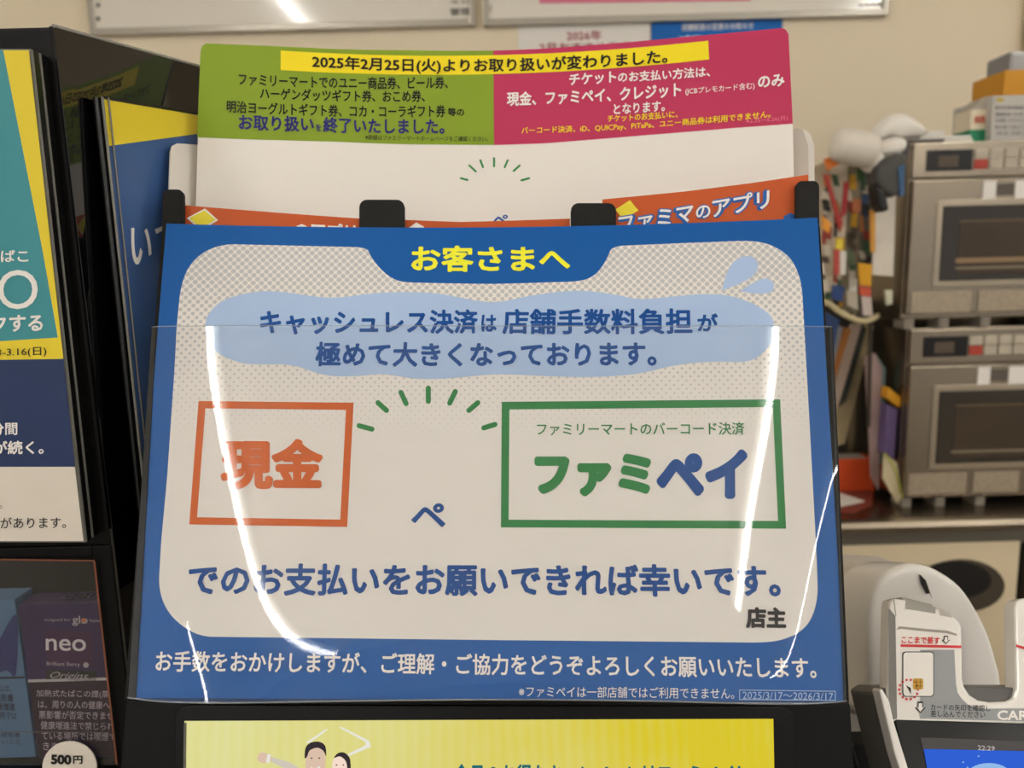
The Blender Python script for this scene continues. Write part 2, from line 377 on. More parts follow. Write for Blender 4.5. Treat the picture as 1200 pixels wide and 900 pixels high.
# things on the ovens
def obox(name, label, cat, x0, y0, x1, Y, w_, dep, h, mat, rest, group=None, bev=.003):
    a = PY(x0, y0, Y); return tag(box(name, (a.x, Y, rest), (a.x+w_, Y+dep, rest+h), mat, None, bev), label, cat, group)
mk = thing('milk_carton', 'gable-topped white and green carton on the upper oven', 'carton', (PY(1152, 150, 1.64).x, 1.66, OT))
cx0 = PY(1137, 150, 1.64).x; cx1 = PY(1163, 150, 1.64).x; zt_ = PY(1150, 128, 1.64).z; zr = PY(1160, 112, 1.64).z
box('carton_body', (cx0, 1.64, OT), (cx1, 1.70, zt_), M('carton_white', (214,202,176), .5), mk)
prism('gable_top', [(cx0, 1.64, zt_), (cx1, 1.64, zt_), (cx1, 1.645, zr), (cx1-.012, 1.65, zr)], (0, .055, 0), M('carton_grey', (168,160,146), .5), mk)
box('green_band', (cx0-.0006, 1.6392, OT+.001), (cx1+.0006, 1.70, OT+.032), M('carton_green', (28,120,84), .5), mk)
ms = Sheet(PY(1137, 100, 1.6388), PY(1163, 100, 1.6388), PY(1163, 170, 1.6388), PY(1137, 170, 1.6388))
ms.text('純乳', 1142, 140, 1156, 140, 9, M('carton_red', (190,84,62), .5), 1, mk, .03)
pc = thing('paper_carton', 'printed grey-white box beside the milk carton on the upper oven', 'carton', (PY(1185, 150, 1.62).x, 1.68, OT))
a = PY(1164, 112, 1.62); box('box_body', (a.x, 1.62, OT), (a.x+.16, 1.76, a.z), M('carton_pale', (184,180,172), .5, noise=.12, scale=30), pc, .002)
gs = Sheet(PY(1164, 112, 1.6194), PY(1230, 112, 1.6194), PY(1230, 168, 1.6194), PY(1164, 168, 1.6194))
gp = M('grey_print_dark', (128,124,122), .6)
for i, y in enumerate((126, 134, 141, 149, 156)): gs.text(['成分無調整', '種類別 牛乳', '内容量 一〇〇〇ml', '要冷蔵 十度以下', '公正'][i], 1166, y, 1200, y, 4.5, gp, 1, pc, .02)
gs.poly('yellow_seal', circle(1172, 117, 5, 2.5, 14), M('seal_yellow', (186,164,70), .5), 1, pc)
ob = thing('cardboard_tray', 'orange cardboard tray lying on the printed carton', 'box', (PY(1190, 100, 1.64).x, 1.68, pc.location.z))
zt2 = a.z; b_ = PY(1176, 110, 1.63)
box('tray_floor', (b_.x, 1.63, zt2+.0006), (b_.x+.12, 1.74, zt2+.006), M('tray_orange', (196,138,40), .6), ob, .001)
box('tray_front', (b_.x, 1.63, zt2+.006), (b_.x+.12, 1.636, PY(1180, 82, 1.63).z), M('tray_orange', (196,138,40), .6), ob, .001)
box('tray_side', (b_.x, 1.636, zt2+.006), (b_.x+.006, 1.74, PY(1180, 82, 1.63).z), M('tray_orange', (196,138,40), .6), ob, .001)
g_ = PY(1184, 60, 1.65); tag(box('storage_tin', (g_.x, 1.65, zt2+.0065), (g_.x+.1, 1.73, g_.z), M('tin_grey', (138,136,134), .35, metal=.3), None, .008), 'grey rounded tin standing in the orange tray', 'tin')
# white cloth-like bundle and glove stack on the oven
def blob(name, pts, r, mat, parent=None, sub=2, squash=(1,1,1), seed=0, amp=.25):
    """a lumpy soft shape that follows a chain of points"""
    rnd = random.Random(seed); bm = bmesh.new()
    rings = []; n = 14
    for i, p in enumerate(pts):
        p = Vector(p); q = Vector(pts[min(i+1, len(pts)-1)]); o = Vector(pts[max(i-1, 0)]); d = (q-o).normalized()
        a = d.cross(Vector((0, 0, 1))).normalized(); b = d.cross(a).normalized(); rr = r[i] if isinstance(r, (list, tuple)) else r
        ring = []
        for k in range(n):
            t = 2*math.pi*k/n; s = rr*(1+amp*(rnd.random()-.5)); off = a*math.cos(t)*s+b*math.sin(t)*s
            ring.append(bm.verts.new(p+Vector((off.x*squash[0], off.y*squash[1], off.z*squash[2]))))
        rings.append(ring)
    for i in range(len(rings)-1):
        for k in range(n): bm.faces.new((rings[i][k], rings[i][(k+1) % n], rings[i+1][(k+1) % n], rings[i+1][k]))
    bm.faces.new(rings[0]); bm.faces.new(rings[-1][::-1])
    bmesh.ops.recalc_face_normals(bm, faces=bm.faces)
    o = link(name, mesh_of(bm, True), mat, parent); m = o.modifiers.new('s', 'SUBSURF'); m.levels = m.render_levels = sub
    return o
wht = M('white_plastic_bag', (228,222,212), .35, noise=.04, scale=30)
YB = 1.52
fan = thing('paper_towel_roll', 'white roll lying sideways at the left end of the oven top', 'roll', PY(1005, 172, YB))
L = [PY(x, y, YB) for x, y in ((974,168),(979,169),(998,172),(1020,177),(1027,178))]
blob('roll', L, [.016,.032,.035,.035,.03], M('roll_white', (214,206,192), .6), fan, 2, amp=.04)
blob('wrap', [PY(x, y, YB+.01) for x, y in ((1014,180),(1022,190),(1034,200))], [.02,.026,.012], wht, fan, 2, seed=3)
bag = thing('plastic_bag', 'crumpled white plastic bag folded over the upper oven corner', 'bag', PY(1050, 170, 1.58))
blob('bag_body', [PY(x, y, 1.60) for x, y in ((1022,174),(1034,160),(1050,156),(1068,160),(1084,164))], [.012,.022,.026,.02,.01], wht, bag, 2, seed=5, amp=.5)
blob('bag_fold', [PY(x, y, 1.55) for x, y in ((1024,186),(1036,184),(1050,180),(1062,176))], [.012,.02,.018,.008], wht, bag, 2, seed=8, amp=.5)
bag.location.z += .014
bb = thing('sheet_stack', 'flat stack of white plastic sheets on top of the upper oven', 'stack', PY(1110, 166, 1.62))
xa, xb = PY(1070, 165, 1.60).x, PY(1142, 165, 1.60).x
for i in range(5):
    box('sheet', (xa+.006*i, 1.60, OT+.001+i*.0052), (xb-(.05 if i > 2 else .0)-.004*i, 1.72, OT+.0055+i*.0052), wht, bb, .0015, Matrix.Rotation(math.radians(2*i-3), 3, 'Z'))
box('dark_sheet', (xa-.07, 1.575, OT+.0008), (xa+.05, 1.598, OT+.006), M('dark_liner', (62,58,52), .5), bb, .001)
hs = thing('hand_scanner', 'dark handheld scanner hanging beside the upper oven', 'scanner', PY(1040, 210, 1.50))
prism('scanner_head', [PY(x, y, 1.50) for x, y in ((1026,196),(1036,186),(1052,178),(1063,180),(1064,200),(1056,226),(1047,232),(1036,224),(1028,214))], (0, .05, 0), M('scanner_grey', (70,68,64), .45, noise=.3, scale=30), hs, .008)
prism('scanner_grip', [PY(x, y, 1.50) for x, y in ((1026,216),(1038,224),(1043,246),(1036,249),(1030,240))], (0, .04, 0), M('scanner_black', (34,33,32), .45), hs, .006)
prism('blue_strip', [PY(x, y, 1.497) for x, y in ((1053,196),(1060,192),(1060,228),(1055,230))], (0, .01, 0), M('scanner_blue', (60,92,128), .5), hs)
# ---------------------------------------------------------------- file rack, papers and folders beside the ovens
back = M('rack_back', (58,54,47), .6, noise=.3, scale=12)
rk = thing('file_rack', 'dark metal file rack with pale curved rim left of the ovens', 'rack', PY(1005, 600, 1.7))
box('back_panel', (PY(905, 480, 1.80).x, 1.80, CZ), (o2[0]-.012, 1.815, PY(1000, 352, 1.8).z), back, rk)
tube('rim', [PY(x, y, d) for x, y, d in ((930,345,1.62),(968,352,1.56),(984,366,1.54),(1004,376,1.53),(1018,377,1.54),(1028,370,1.6))], .006, M('rim_ivory', (186,172,134), .5), rk)
tube('rim_post', [PY(1020, 378, 1.545), PY(1018, 500, 1.60)], .004, steel_dark, rk)
def leaf(name, label, cat, pts, Y, dep, rgb, group=None, rough=.5, noise=.15, scale=25, extra=None):
    o = prism(name, [PY(x, y, Y) for x, y in pts], (0, dep, 0), M('leaf_%d_%d_%d' % rgb, rgb, rough, noise=noise, scale=scale), None, .0008)
    return tag(o, label, cat, group)
G = 'papers and folders in the rack beside the ovens'
up = [((952,196),(970,188),(978,225),(976,350),(954,352),(952,240), (176,160,136), 'grey-beige document sleeve at the left end of the upper rack'),
      ((972,186),(994,190),(992,262),(984,352),(974,350),(972,240), (196,182,160), 'pale document sleeve with red edges in the upper rack'),
      ((994,186),(1008,192),(1008,240),(1004,368),(990,366),(992,240), (134,122,98), 'olive-grey file hanging in the upper rack'),
      ((1008,196),(1024,200),(1024,250),(1020,372),(1006,372),(1006,260), (104,96,84), 'dark grey file hanging below the scanner')]
rp = random.Random(11)
cols = [(206,196,176),(150,60,48),(206,158,52),(70,96,70),(58,82,124),(226,220,206),(92,80,68),(190,120,70),(120,140,110),(48,44,40)]
for i, (*pp, rgb, lab) in enumerate(up):
    fo = leaf('document_file', lab, 'file', pp, 1.58+.02*i, .012, rgb, G, noise=.35, scale=40)
    x0_, x1_ = min(p[0] for p in pp)+2, max(p[0] for p in pp)-3; x0_ = max(x0_, 962)
    y = 204
    while y < 345:
        h_ = rp.uniform(8, 24); xa_ = rp.uniform(x0_, x1_-8); xb_ = min(x1_-1, xa_+rp.uniform(4, 11)); c_ = rp.choice(cols); sl = rp.uniform(-3, 3)
        prism('printed_patch', [PY(a_, b_, 1.579+.02*i) for a_, b_ in ((xa_+sl,y),(xb_+sl,y+1),(xb_,y+h_),(xa_,y+h_-1))], (0, .0008, 0), M('patch_%d_%d_%d' % c_, c_, .5, noise=.2), fo)
        y += h_*rp.uniform(.5, 1.0)
leaf('paper_sheet', 'white sheet of paper hanging under the dark scanner', 'paper', [(1026,226),(1050,228),(1047,324),(1022,322)], 1.565, .002, (206,198,184))
sm = [([(966,186),(980,182),(984,192),(970,200)], (222,124,50), 'small orange tag at the top left of the rack'),
      ([(966,204),(970,204),(988,262),(985,272)], (160,52,44), 'slanting thin red strip, left of two'),
      ([(990,212),(995,214),(992,250),(986,256)], (150,40,40), 'short upright thin red strip, right of two'),
      ([(964,252),(974,262),(972,274),(964,268)], (214,142,50), 'yellow-orange label near the poster edge'),
      ([(1000,232),(1010,234),(1008,250),(1000,248)], (176,104,66), 'small rust-coloured label on the grey file'),
      ([(1020,246),(1026,246),(1026,296),(1021,296)], (196,140,60), 'narrow ochre strip left of the hanging paper'),
      ([(980,280),(988,280),(988,292),(980,292)], (214,190,60), 'small bright yellow label low in the upper rack'),
      ([(978,292),(984,292),(984,322),(978,322)], (176,72,60), 'small red spine low in the upper rack'),
      ([(984,294),(992,294),(991,322),(984,322)], (206,200,188), 'small white spine beside the red spine'),
      ([(976,334),(990,336),(988,354),(975,350)], (44,66,116), 'small navy blue booklet just above the pale rim'),
      ([(1006,308),(1022,310),(1021,336),(1008,334)], (206,150,32), 'yellow label above the red and white packet'),
      ([(1007,335),(1021,337),(1021,348),(1008,346)], (190,82,58), 'red band between yellow label and white packet'),
      ([(1010,347),(1021,348),(1023,370),(1012,370)], (190,176,168), 'whitish packet standing on the pale rim'),
      ([(992,340),(1005,342),(1006,364),(993,358)], (170,160,142), 'grey-white packet beside the navy booklet'),
      ([(1037,340),(1046,340),(1046,356),(1039,358)], (186,184,160), 'small pale bottle cap behind the upper oven foot'),
      ([(1004,184),(1012,186),(1012,212),(1005,212)], (84,110,72), 'small green label high in the rack')]
for i, (pp, rgb, lab) in enumerate(sm): leaf('paper_label' if i not in (9, 12, 13) else 'packet', lab, 'label' if i not in (9, 12, 13) else 'packet', pp, 1.535+.002*i, .006, rgb, G)
lo = [([(968,366),(984,374),(975,424),(966,430)], (48,70,112), 'blue folder leaning lowest left under the pale rim'),
      ([(974,376),(988,384),(976,432),(970,440),(968,410)], (128,128,130), 'grey folder leaning beside the blue folder'),
      ([(990,384),(998,386),(975,455),(968,452)], (150,92,34), 'orange-brown folder leaning under the pale rim'),
      ([(998,380),(1010,380),(982,478),(970,484)], (158,138,122), 'pinkish grey folder leaning under the pale rim'),
      ([(1008,384),(1016,384),(992,470),(980,480)], (48,50,44), 'dark green folder leaning between two pale folders'),
      ([(1016,380),(1024,382),(990,520),(976,524),(974,500)], (164,148,114), 'beige folder leaning furthest right under the rim')]
for i, (pp, rgb, lab) in enumerate(lo): leaf('folder', lab, 'folder', pp, 1.60+.018*i, .01, rgb, G)
leaf('magazine', 'pale pink and green magazine standing under the rack', 'magazine', [(1015,418),(1026,414),(1034,430),(1030,575),(1022,560)], 1.62, .01, (160,136,132), G, noise=.3, scale=18)
leaf('magazine', 'thin teal magazine behind the pale pink magazine', 'magazine', [(1026,414),(1038,432),(1036,540),(1031,545),(1031,440)], 1.632, .008, (112,140,136), G)
leaf('card_box', 'yellow-orange box end beside the lower oven', 'box', [(1042,454),(1056,466),(1054,478),(1039,466)], 1.585, .03, (206,146,34))
leaf('paperback', 'purple book standing beside the lower oven', 'book', [(1040,474),(1052,480),(1048,538),(1036,532)], 1.59, .03, (104,86,128))
ob_ = thing('tissue_box', 'orange-red box standing on the steel counter', 'box', PZ(1000, 576, CZ))
A_ = PZ(968, 577, CZ); B_ = PZ(1022, 574, CZ); hh = PY(1000, 538, A_.y).z-CZ
prism('box_body', [(A_.x, A_.y, CZ), (B_.x, A_.y, CZ), (B_.x-.006, A_.y, CZ+hh), (A_.x, A_.y, CZ+hh)], (0, .05, 0), M('box_orange', (206,78,36), .5), ob_, .001)
prism('box_top_label', [(A_.x, A_.y+.004, CZ+hh+.0005), (B_.x-.02, A_.y+.004, CZ+hh+.0005), (B_.x-.02, A_.y+.046, CZ+hh+.0005), (A_.x, A_.y+.046, CZ+hh+.0005)], (0, 0, .0008), M('label_grey', (176,168,158), .5), ob_)
tag(prism('red_tray', [PZ(x, y, CZ+.0005) for x, y in ((960,578),(1022,576),(1022,592),(1000,602),(960,600))], (0, 0, .003), M('mat_red', (128,58,44), .6), None), 'dark red mat lying on the steel counter', 'mat')
tag(prism('folded_paper', [PZ(x, y, CZ+.005) for x, y in ((966,576),(984,578),(1013,588),(985,594),(966,594))], (0, 0, .002), M('paper_white2', (220,214,204), .6), None), 'folded white paper lying on the dark red mat', 'paper')
cc = thing('menu_card', 'cream card with yellow-green edge leaning at the lower oven', 'card', PZ(1050, 590, CZ))
prism('card_face', [PY(x, y, 1.57) for x, y in ((1036,531),(1051,542),(1058,584),(1052,590),(1034,560))], (0, .004, 0), M('card_cream', (190,176,142), .5), cc)
tube('card_edge', [PY(x, y, 1.568) for x, y in ((1036,531),(1051,543),(1058,588))], .0016, M('edge_lime', (176,180,70), .5), cc)
# ---------------------------------------------------------------- the sign stand with its papers
PT = .012
poster = Sheet(P(195,262,.495), P(958,255,.495), P(992,822,.449), P(150,818,.449), bow=lambda u, v: -PT*4*u*(1-u)*max(0, 1-v)**1.2)
stand = thing('sign_stand', 'black metal sign stand with four round-topped prongs', 'stand', P(570, 818, .46))
bk = Sheet(P(190,262,.503), P(961,255,.503), P(995,824,.457), P(146,820,.457), bow=lambda u, v: -PT*4*u*(1-u)*max(0, 1-v)**1.2)
bk.poly('back_plate', [(.001,.02),(.999,.02),(1,1),(0,1)], black_felt, 0, stand, .003, raw=True)
for xa, xb, yt, dd in ((190,215,222,0), (421,474,234,0), (669,722,238,0), (933,960,212,0)):
    r = 9 if xb-xa > 30 else 7
    pts = [p for p in rrect(xa, yt, xb, 330, r)]
    bk.poly('prong', pts, black_felt, 0, stand, .003)
# side rims of the pocket
for nm, pp in (('side_rim', [(178,383),(183,383),(158,818),(149,818)]), ('side_rim', [(972,383),(976,383),(995,822),(990,822)])):
    rs = Sheet(P(178,383,.4835), P(975,383,.4835), P(993,822,.4475), P(149,818,.4475)); rs.poly(nm, pp, black_plastic, 0, stand, .007)
# ---- card with green and pink header
cardS = Sheet(P(236,50,.562), P(924,33,.562), P(930,268,.533), P(229,268,.533), bow=lambda u, v: -.021*4*u*(1-u))
card = thing('notice_card', 'tall curved card with green and pink printed header', 'card', P(575, 268, .54))
cb = cardS.S(.5, 1)
VM = 1+(cb.z-1.135)/((cardS.S(.5, 0)-cardS.S(.5, 1)).z)
top = [(235,60),(237,54),(242,51),(290,53),(340,55),(390,57.5),(480,59),(575,59.5),(640,57),(700,52.5),(764,47),(830,41),(880,36.5),(916,33),(921,35),(924,40)]
bot = [(929,145),(860,150),(800,155),(750,159),(690,164),(640,168),(579,170),(520,169.5),(450,168.5),(390,166),(330,164.5),(280,163),(231,161)]
o = [cardS.uv(*p) for p in top]+[cardS.uv(929,145), (1.0, VM), (0.0, VM)]
cardS.poly('card_sheet', o, white_card, 0, card, .0012, raw=True, step=.03)
green = M('print_green', (128,152,42), .5, noise=.02); pink = M('print_pink', (182,54,90), .5, noise=.02)
gi = top.index((575,59.5)); bi = bot.index((579,170))
cardS.poly('green_field', top[:gi]+[(578,59.5),(579,170)]+bot[bi+1:], green, 1, card)
cardS.poly('pink_field', [(578,59.5)]+top[gi+1:]+bot[:bi+1], pink, 1, card)
yel = M('print_yellow', (234,212,36), .5, noise=.01); blk = M('print_black', (30,28,30), .5); navy = M('print_navy', (44,42,110), .5)
wht_p = M('print_white', (236,230,226), .5, noise=.01)
uv0, uv1 = cardS.uv(329,59.5), cardS.uv(329,82.5); uv2, uv3 = cardS.uv(830,48), cardS.uv(831,70)
cardS.poly('yellow_bar', [(uv0[0], uv0[1]), (uv2[0], uv2[1]), (uv3[0], uv3[1]), (uv1[0], uv1[1])], yel, 2, card, raw=True)
T = cardS.text
T('2025年2月25日(火)よりお取り扱いが変わりました。', 366, 73.5, 782, 67.5, 18.5, blk, 4, card, .026)
T('ファミリーマートでのユニー商品券、ビール券、', 280, 93, 525, 97, 14.5, blk, 3, card, .02)
T('ハーゲンダッツギフト券、おこめ券、', 305, 109.5, 498, 113, 14, blk, 3, card, .02)
T('明治ヨーグルトギフト券、コカ・コーラギフト券', 266, 125, 522, 130.5, 14.5, blk, 3, card, .02)
T('等の', 525, 131.5, 544, 132, 9.5, blk, 3, card, .02)
T('お取り扱い', 280, 143.5, 368, 146, 18.5, navy, 3, card, .03); T('を', 370, 150, 377, 150, 8, navy, 3, card, .02)
T('終了いたしました。', 379, 146.5, 521, 148.5, 18.5, navy, 3, card, .03)
T('※詳細はファミリーマートホームページをご確認ください。', 428, 161, 572, 163, 6, blk, 3, card, .005)
T('チケット', 667, 94, 722, 90.5, 14, wht_p, 3, card, .03); T('のお支払い方法は、', 724, 91, 832, 84, 12.5, wht_p, 3, card, .025)
T('現金、ファミペイ、クレジット', 594, 116.5, 798, 105, 17, wht_p, 3, card, .03)
T('(JCBプレモカード含む)', 803, 108, 884, 101, 9, wht_p, 3, card, .01)
T('のみ', 888, 97, 919, 94, 14.5, wht_p, 3, card, .03)
T('となります。', 719, 128.5, 779, 124.5, 12.5, wht_p, 3, card, .025)
T('チケットのお支払いに、', 712, 139.5, 794, 134, 8.5, yel, 3, card, .02)
T('バーコード決済、iD、QUICPay、PiTaPa、ユニー商品券は利用できません。', 611, 154, 903, 134.5, 9.5, yel, 3, card, .018)
T('※2.25～5.26(月)', 874, 143, 923, 139, 6, M('dull_pink', (226,130,150), .5), 3, card, .004)
gline = M('line_green', (44,128,66), .5)
for a, b in (((540,209),(547.7,211)), ((550,194),(557.5,201)), ((563,188),(566,196)), ((579,185.5),(579,195)), ((595,188),(591.5,196)), ((609,194),(602,200.5)), ((620,209),(611,211.5))):
    cardS.stroke(a, b, 2.4, gline, 1, card, 'ray_mark')
cardS.text('ペ', 576, 259, 596, 258, 13, M('text_blue2', (8,76,150), .5), 1, card, .02)
# side flaps behind the card
fl = Sheet(P(190,150,.605), P(960,150,.578), P(960,330,.552), P(190,330,.566))
cardS2 = thing('folded_card', 'plain white card with side flaps folded behind the printed card', 'card', P(575, 268, .56))
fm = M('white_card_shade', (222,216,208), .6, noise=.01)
def drop(pts, s, zb=1.14):     # run the lowest edge of a sheet down to the ledge
    return pts
tops = [(196,300),(200,178),(202,171),(208,168),(232,170)]
fl2 = Sheet(P(200,150,.532), P(236,150,.5635), P(236,330,.5395), P(200,330,.508))
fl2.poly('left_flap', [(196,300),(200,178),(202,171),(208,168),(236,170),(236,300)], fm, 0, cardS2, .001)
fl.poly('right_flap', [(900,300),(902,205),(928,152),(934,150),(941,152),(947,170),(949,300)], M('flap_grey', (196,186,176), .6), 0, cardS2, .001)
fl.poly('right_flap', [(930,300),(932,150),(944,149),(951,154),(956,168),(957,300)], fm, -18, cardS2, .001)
bz = fl.uv(575, 300)[1]; u9 = fl.uv(305,290)[0]; vb = bz+(fl.S(.5, bz).z-1.14)/(fl.S(.5, 0)-fl.S(.5, 1)).z
fl = Sheet(P(190,150,.625), P(960,150,.612), P(960,330,.586), P(190,330,.596))
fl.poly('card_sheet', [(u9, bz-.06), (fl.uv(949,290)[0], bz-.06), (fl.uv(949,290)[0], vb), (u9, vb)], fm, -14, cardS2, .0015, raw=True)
# ---- orange flyers between prongs and card
orange = M('print_orange', (190,86,42), .42, noise=.05); cblue = M('title_blue', (40,96,170), .5)
flyS = Sheet(P(214,236,.512), P(948,236,.512), P(950,330,.504), P(212,330,.504), bow=lambda u, v: -.010*4*u*(1-u))
def icon(par, pts, s):
    s.poly('icon_edge', [(p[0]*1.18-.18*sum(q[0] for q in pts)/4, p[1]*1.25-.25*sum(q[1] for q in pts)/4) for p in pts], wht_p, 2, par)
    s.poly('icon', pts, M('icon_yellow', (222,206,60), .5), 4, par)
for (nm, pts, lab) in (('l', [(216,240.5),(421,256),(423,320),(212,320)], 'orange flyer behind the left half of the blue poster'),
                 ('m', [(474,257),(540,259.5),(668,255.5),(668,320),(474,320)], 'orange flyer showing between the two middle prongs'),
                 ('r', [(706,234),(800,225),(880,215),(947,205),(948,320),(704,320)], 'orange flyer at the right with large app lettering')):
    f = thing('orange_flyer', lab, 'flyer', P(sum(p[0] for p in pts)/len(pts), 300, .51), 'orange flyers in the stand')
    flyS.poly('flyer_sheet', pts, orange, {'l': 0, 'm': -6, 'r': 3}[nm], f, .0006)
    if nm == 'l':
        icon(f, [(222,256),(240,247),(253,258),(236,268)], flyS); flyS.text('のアプリ', 345, 270, 417, 273, 20, wht_p, 3, f, .03)
    elif nm == 'm': flyS.poly('icon', [(478,268),(488,261),(497,266),(494,276),(480,276)], wht_p, 3, f)
    else:
        icon(f, [(721,246),(738,235),(748,247),(730,258)], flyS)
        for k, (mt, ly, bo) in enumerate(((cblue, 5, .12), (wht_p, 7, .02))):
            flyS.text('ファミマ', 724, 265, 812, 250, 21+3*(1-k), mt, ly, f, bo); flyS.text('の', 815, 250, 832, 248, 15+3*(1-k), mt, ly, f, bo)
            flyS.text('アプリ', 834, 245, 901, 233, 22+3*(1-k), mt, ly, f, bo)
        flyS.poly('icon', [(918,254),(926,250),(934,254),(934,262),(918,262)], cblue, 5, f)
# ---- the blue poster
pt = thing('payment_poster', 'large blue-framed white poster with Japanese lettering in a clear pocket', 'poster', P(570, 818, .45))
pblue = M('poster_blue', (0,84,158), .5, noise=.02, scale=8); pwhite = M('poster_white', (222,214,206), .55, noise=.01, scale=8)
poster.poly('poster_sheet', [(0,0),(1,0),(1,1),(0,1)], pblue, 0, pt, .0005, raw=True)
inner = [(205,428),(207,385),(211.7,337),(220.5,312.5),(238,295),(262.5,286),(345,288),(430.5,290),(434,300),(444.5,314),(457,325),(471,331),(575,333),(677,330),(692,326),(703,317),(712,302),(717,288.5),(800,285),(879,282),(901,285.7),(921,296.7),(932,311),(939.5,333),(945,430),(952,560),(956.6,647),(958.5,700),(951,726),(937.8,741),(915,750.7),(892,753),(575,750),(234.5,746),(208,730),(193,711),(186,688),(189,635),(196,560)]
def halftone():
    m = bpy.data.materials.new('halftone_print'); m.use_nodes = True; nt = m.node_tree; b = nt.nodes['Principled BSDF']; b.inputs['Roughness'].default_value = .55; b.inputs['Specular IOR Level'].default_value = .25
    N = nt.nodes.new; L = nt.links.new
    def math_(op, a, b_=None):
        n = N('ShaderNodeMath'); n.operation = op
        for i, x in enumerate((a, b_)):
            if x is None: continue
            if isinstance(x, (int, float)): n.inputs[i].default_value = x
            else: L(x, n.inputs[i])
        return n.outputs[0]
    uv = N('ShaderNodeUVMap'); uv.uv_map = 'UVMap'; sp = N('ShaderNodeSeparateXYZ'); L(uv.outputs[0], sp.inputs[0])
    per = .00365*2**.5
    a = math_('DIVIDE', math_('ADD', sp.outputs[0], sp.outputs[1]), per); c = math_('DIVIDE', math_('SUBTRACT', sp.outputs[0], sp.outputs[1]), per)
    fa = math_('SUBTRACT', math_('FRACT', math_('ADD', a, 100.0)), .5); fc = math_('SUBTRACT', math_('FRACT', math_('ADD', c, 100.0)), .5)
    r = math_('SQRT', math_('ADD', math_('MULTIPLY', fa, fa), math_('MULTIPLY', fc, fc)))
    lim = N('ShaderNodeMapRange'); L(sp.outputs[1], lim.inputs['Value']); lim.inputs['From Min'].default_value = -.148; lim.inputs['From Max'].default_value = -.035
    lim.inputs['To Min'].default_value = 0; lim.inputs['To Max'].default_value = .43
    ed = N('ShaderNodeMapRange'); L(math_('SUBTRACT', lim.outputs[0], r), ed.inputs['Value']); ed.inputs['From Min'].default_value = -.05; ed.inputs['From Max'].default_value = .05
    mx = N('ShaderNodeMix'); mx.data_type = 'RGBA'; mx.inputs['A'].default_value = (*lin((224,220,215)), 1); mx.inputs['B'].default_value = (*lin((184,184,186)), 1)
    L(ed.outputs[0], mx.inputs['Factor']); L(mx.outputs['Result'], b.inputs['Base Color']); return m
poster.poly('white_field', soften(inner, 8), halftone(), 1, pt, uvs=True)
blob_pts = [(241,382),(245,368),(259,354),(280,346),(308,341.5),(336,343),(364,347),(385,349),(406,348),(437,344),(476,342.5),(511,344),(540,349),(565,353.5),(589,353.5),(615,348),(652,342.5),(685,341),(718,345),(743,350),(765,350),(795,347),(824,345),(853,346.5),(879,354.6),(901,368),(906.5,381),(905,399),(890,417),(872,424),(846,424),(817,425),(787,429),(758,436),(729,440),(685,442),(633,440.5),(582,438.6),(525,443.5),(490,444),(462,440),(444.5,438.5),(420,440.6),(392,441),(371,437),(350,430),(329,427),(297.5,427),(280,424.5),(259,416),(245,402)]
pale = M('pale_blue_print', (164,188,222), .55, noise=.01)
poster.poly('pale_cloud', catmull(blob_pts, 3), pale, 2, pt)
poster.poly('drop_mark', catmull([(846,340.5),(846.5,339),(851.5,320.5),(861,306),(875,300),(886,305),(887,317),(874,329)], 4), pale, 2, pt)
poster.poly('drop_mark', catmull([(868.5,341.5),(869.5,340),(883,331.5),(897,326.5),(906,332),(904,342),(888,344.3)], 4), pale, 2, pt)
tblue = M('text_blue', (0,70,142), .5, noise=.02); tor = M('text_orange', (198,92,30), .5, noise=.02); tgr = M('text_green', (38,124,66), .5, noise=.02)
T = poster.text; B = .034
T('お客さまへ', 482, 303, 668, 303, 31, M('title_yellow', (250,232,50), .5), 2, pt, B)
T('キャッシュレス決済', 305, 377.5, 560, 377, 29, tblue, 3, pt, B); T('は', 564, 379, 582, 379, 20, tblue, 3, pt, B)
T('店舗手数料負担', 589, 377, 811, 376.5, 30, tblue, 3, pt, .03); T('が', 817, 378, 841, 378, 21, tblue, 3, pt, B)
T('極めて大きくなっております。', 370, 415, 769, 414.5, 29, tblue, 3, pt, B)
T('現金', 259, 543.5, 379, 544, 60, tor, 3, pt, .046)
poster.frame([(233,470),(414.5,472),(407,617.5),(222,614.5)], 8.5, tor, 2, pt)
poster.frame([(588,471),(914,468),(921,619.5),(587,618)], 9, tgr, 2, pt)
T('ファミリーマートのバーコード決済', 629, 503, 872, 502, 15, tgr, 3, pt, .014)
T('ファミ', 626, 557, 763, 556.5, 50, tgr, 3, pt, .066); T('ペイ', 769, 557, 876, 555, 58, tblue, 3, pt, .066)
for a, b in (((421,499),(436,503)), ((443,472),(453,481)), ((470,460),(476,473)), ((502,455),(502,470.5)), ((533.5,459),(527,472.5)), ((560,472),(549.5,481)), ((580,497.5),(567,501.5))):
    poster.stroke(a, b, 6, tgr, 2, pt, 'ray_mark')
T('ペ', 482, 605, 522, 603.5, 28, tblue, 3, pt, .03)
T('でのお支払いをお願いできれば幸いです。', 221, 679, 914, 680.5, 38, tblue, 3, pt, B)
T('店主', 874, 723.5, 921, 724, 25, M('text_black', (40,38,40), .5), 3, pt, .05)
T('お手数をおかけしますが、ご理解・ご協力をどうぞよろしくお願いいたします。', 183, 774.5, 956, 782.5, 25, wht_p, 3, pt, .02)
T('※ファミペイは一部店舗ではご利用できません。', 608, 810, 860, 812.5, 13, wht_p, 3, pt, .004)
T('2025/3/17～2026/3/17', 870, 814.5, 976, 816, 8.5, pale, 3, pt, .0); poster.frame([(866,808),(979,809.5),(979,821),(866,820)], .9, pale, 2, pt)
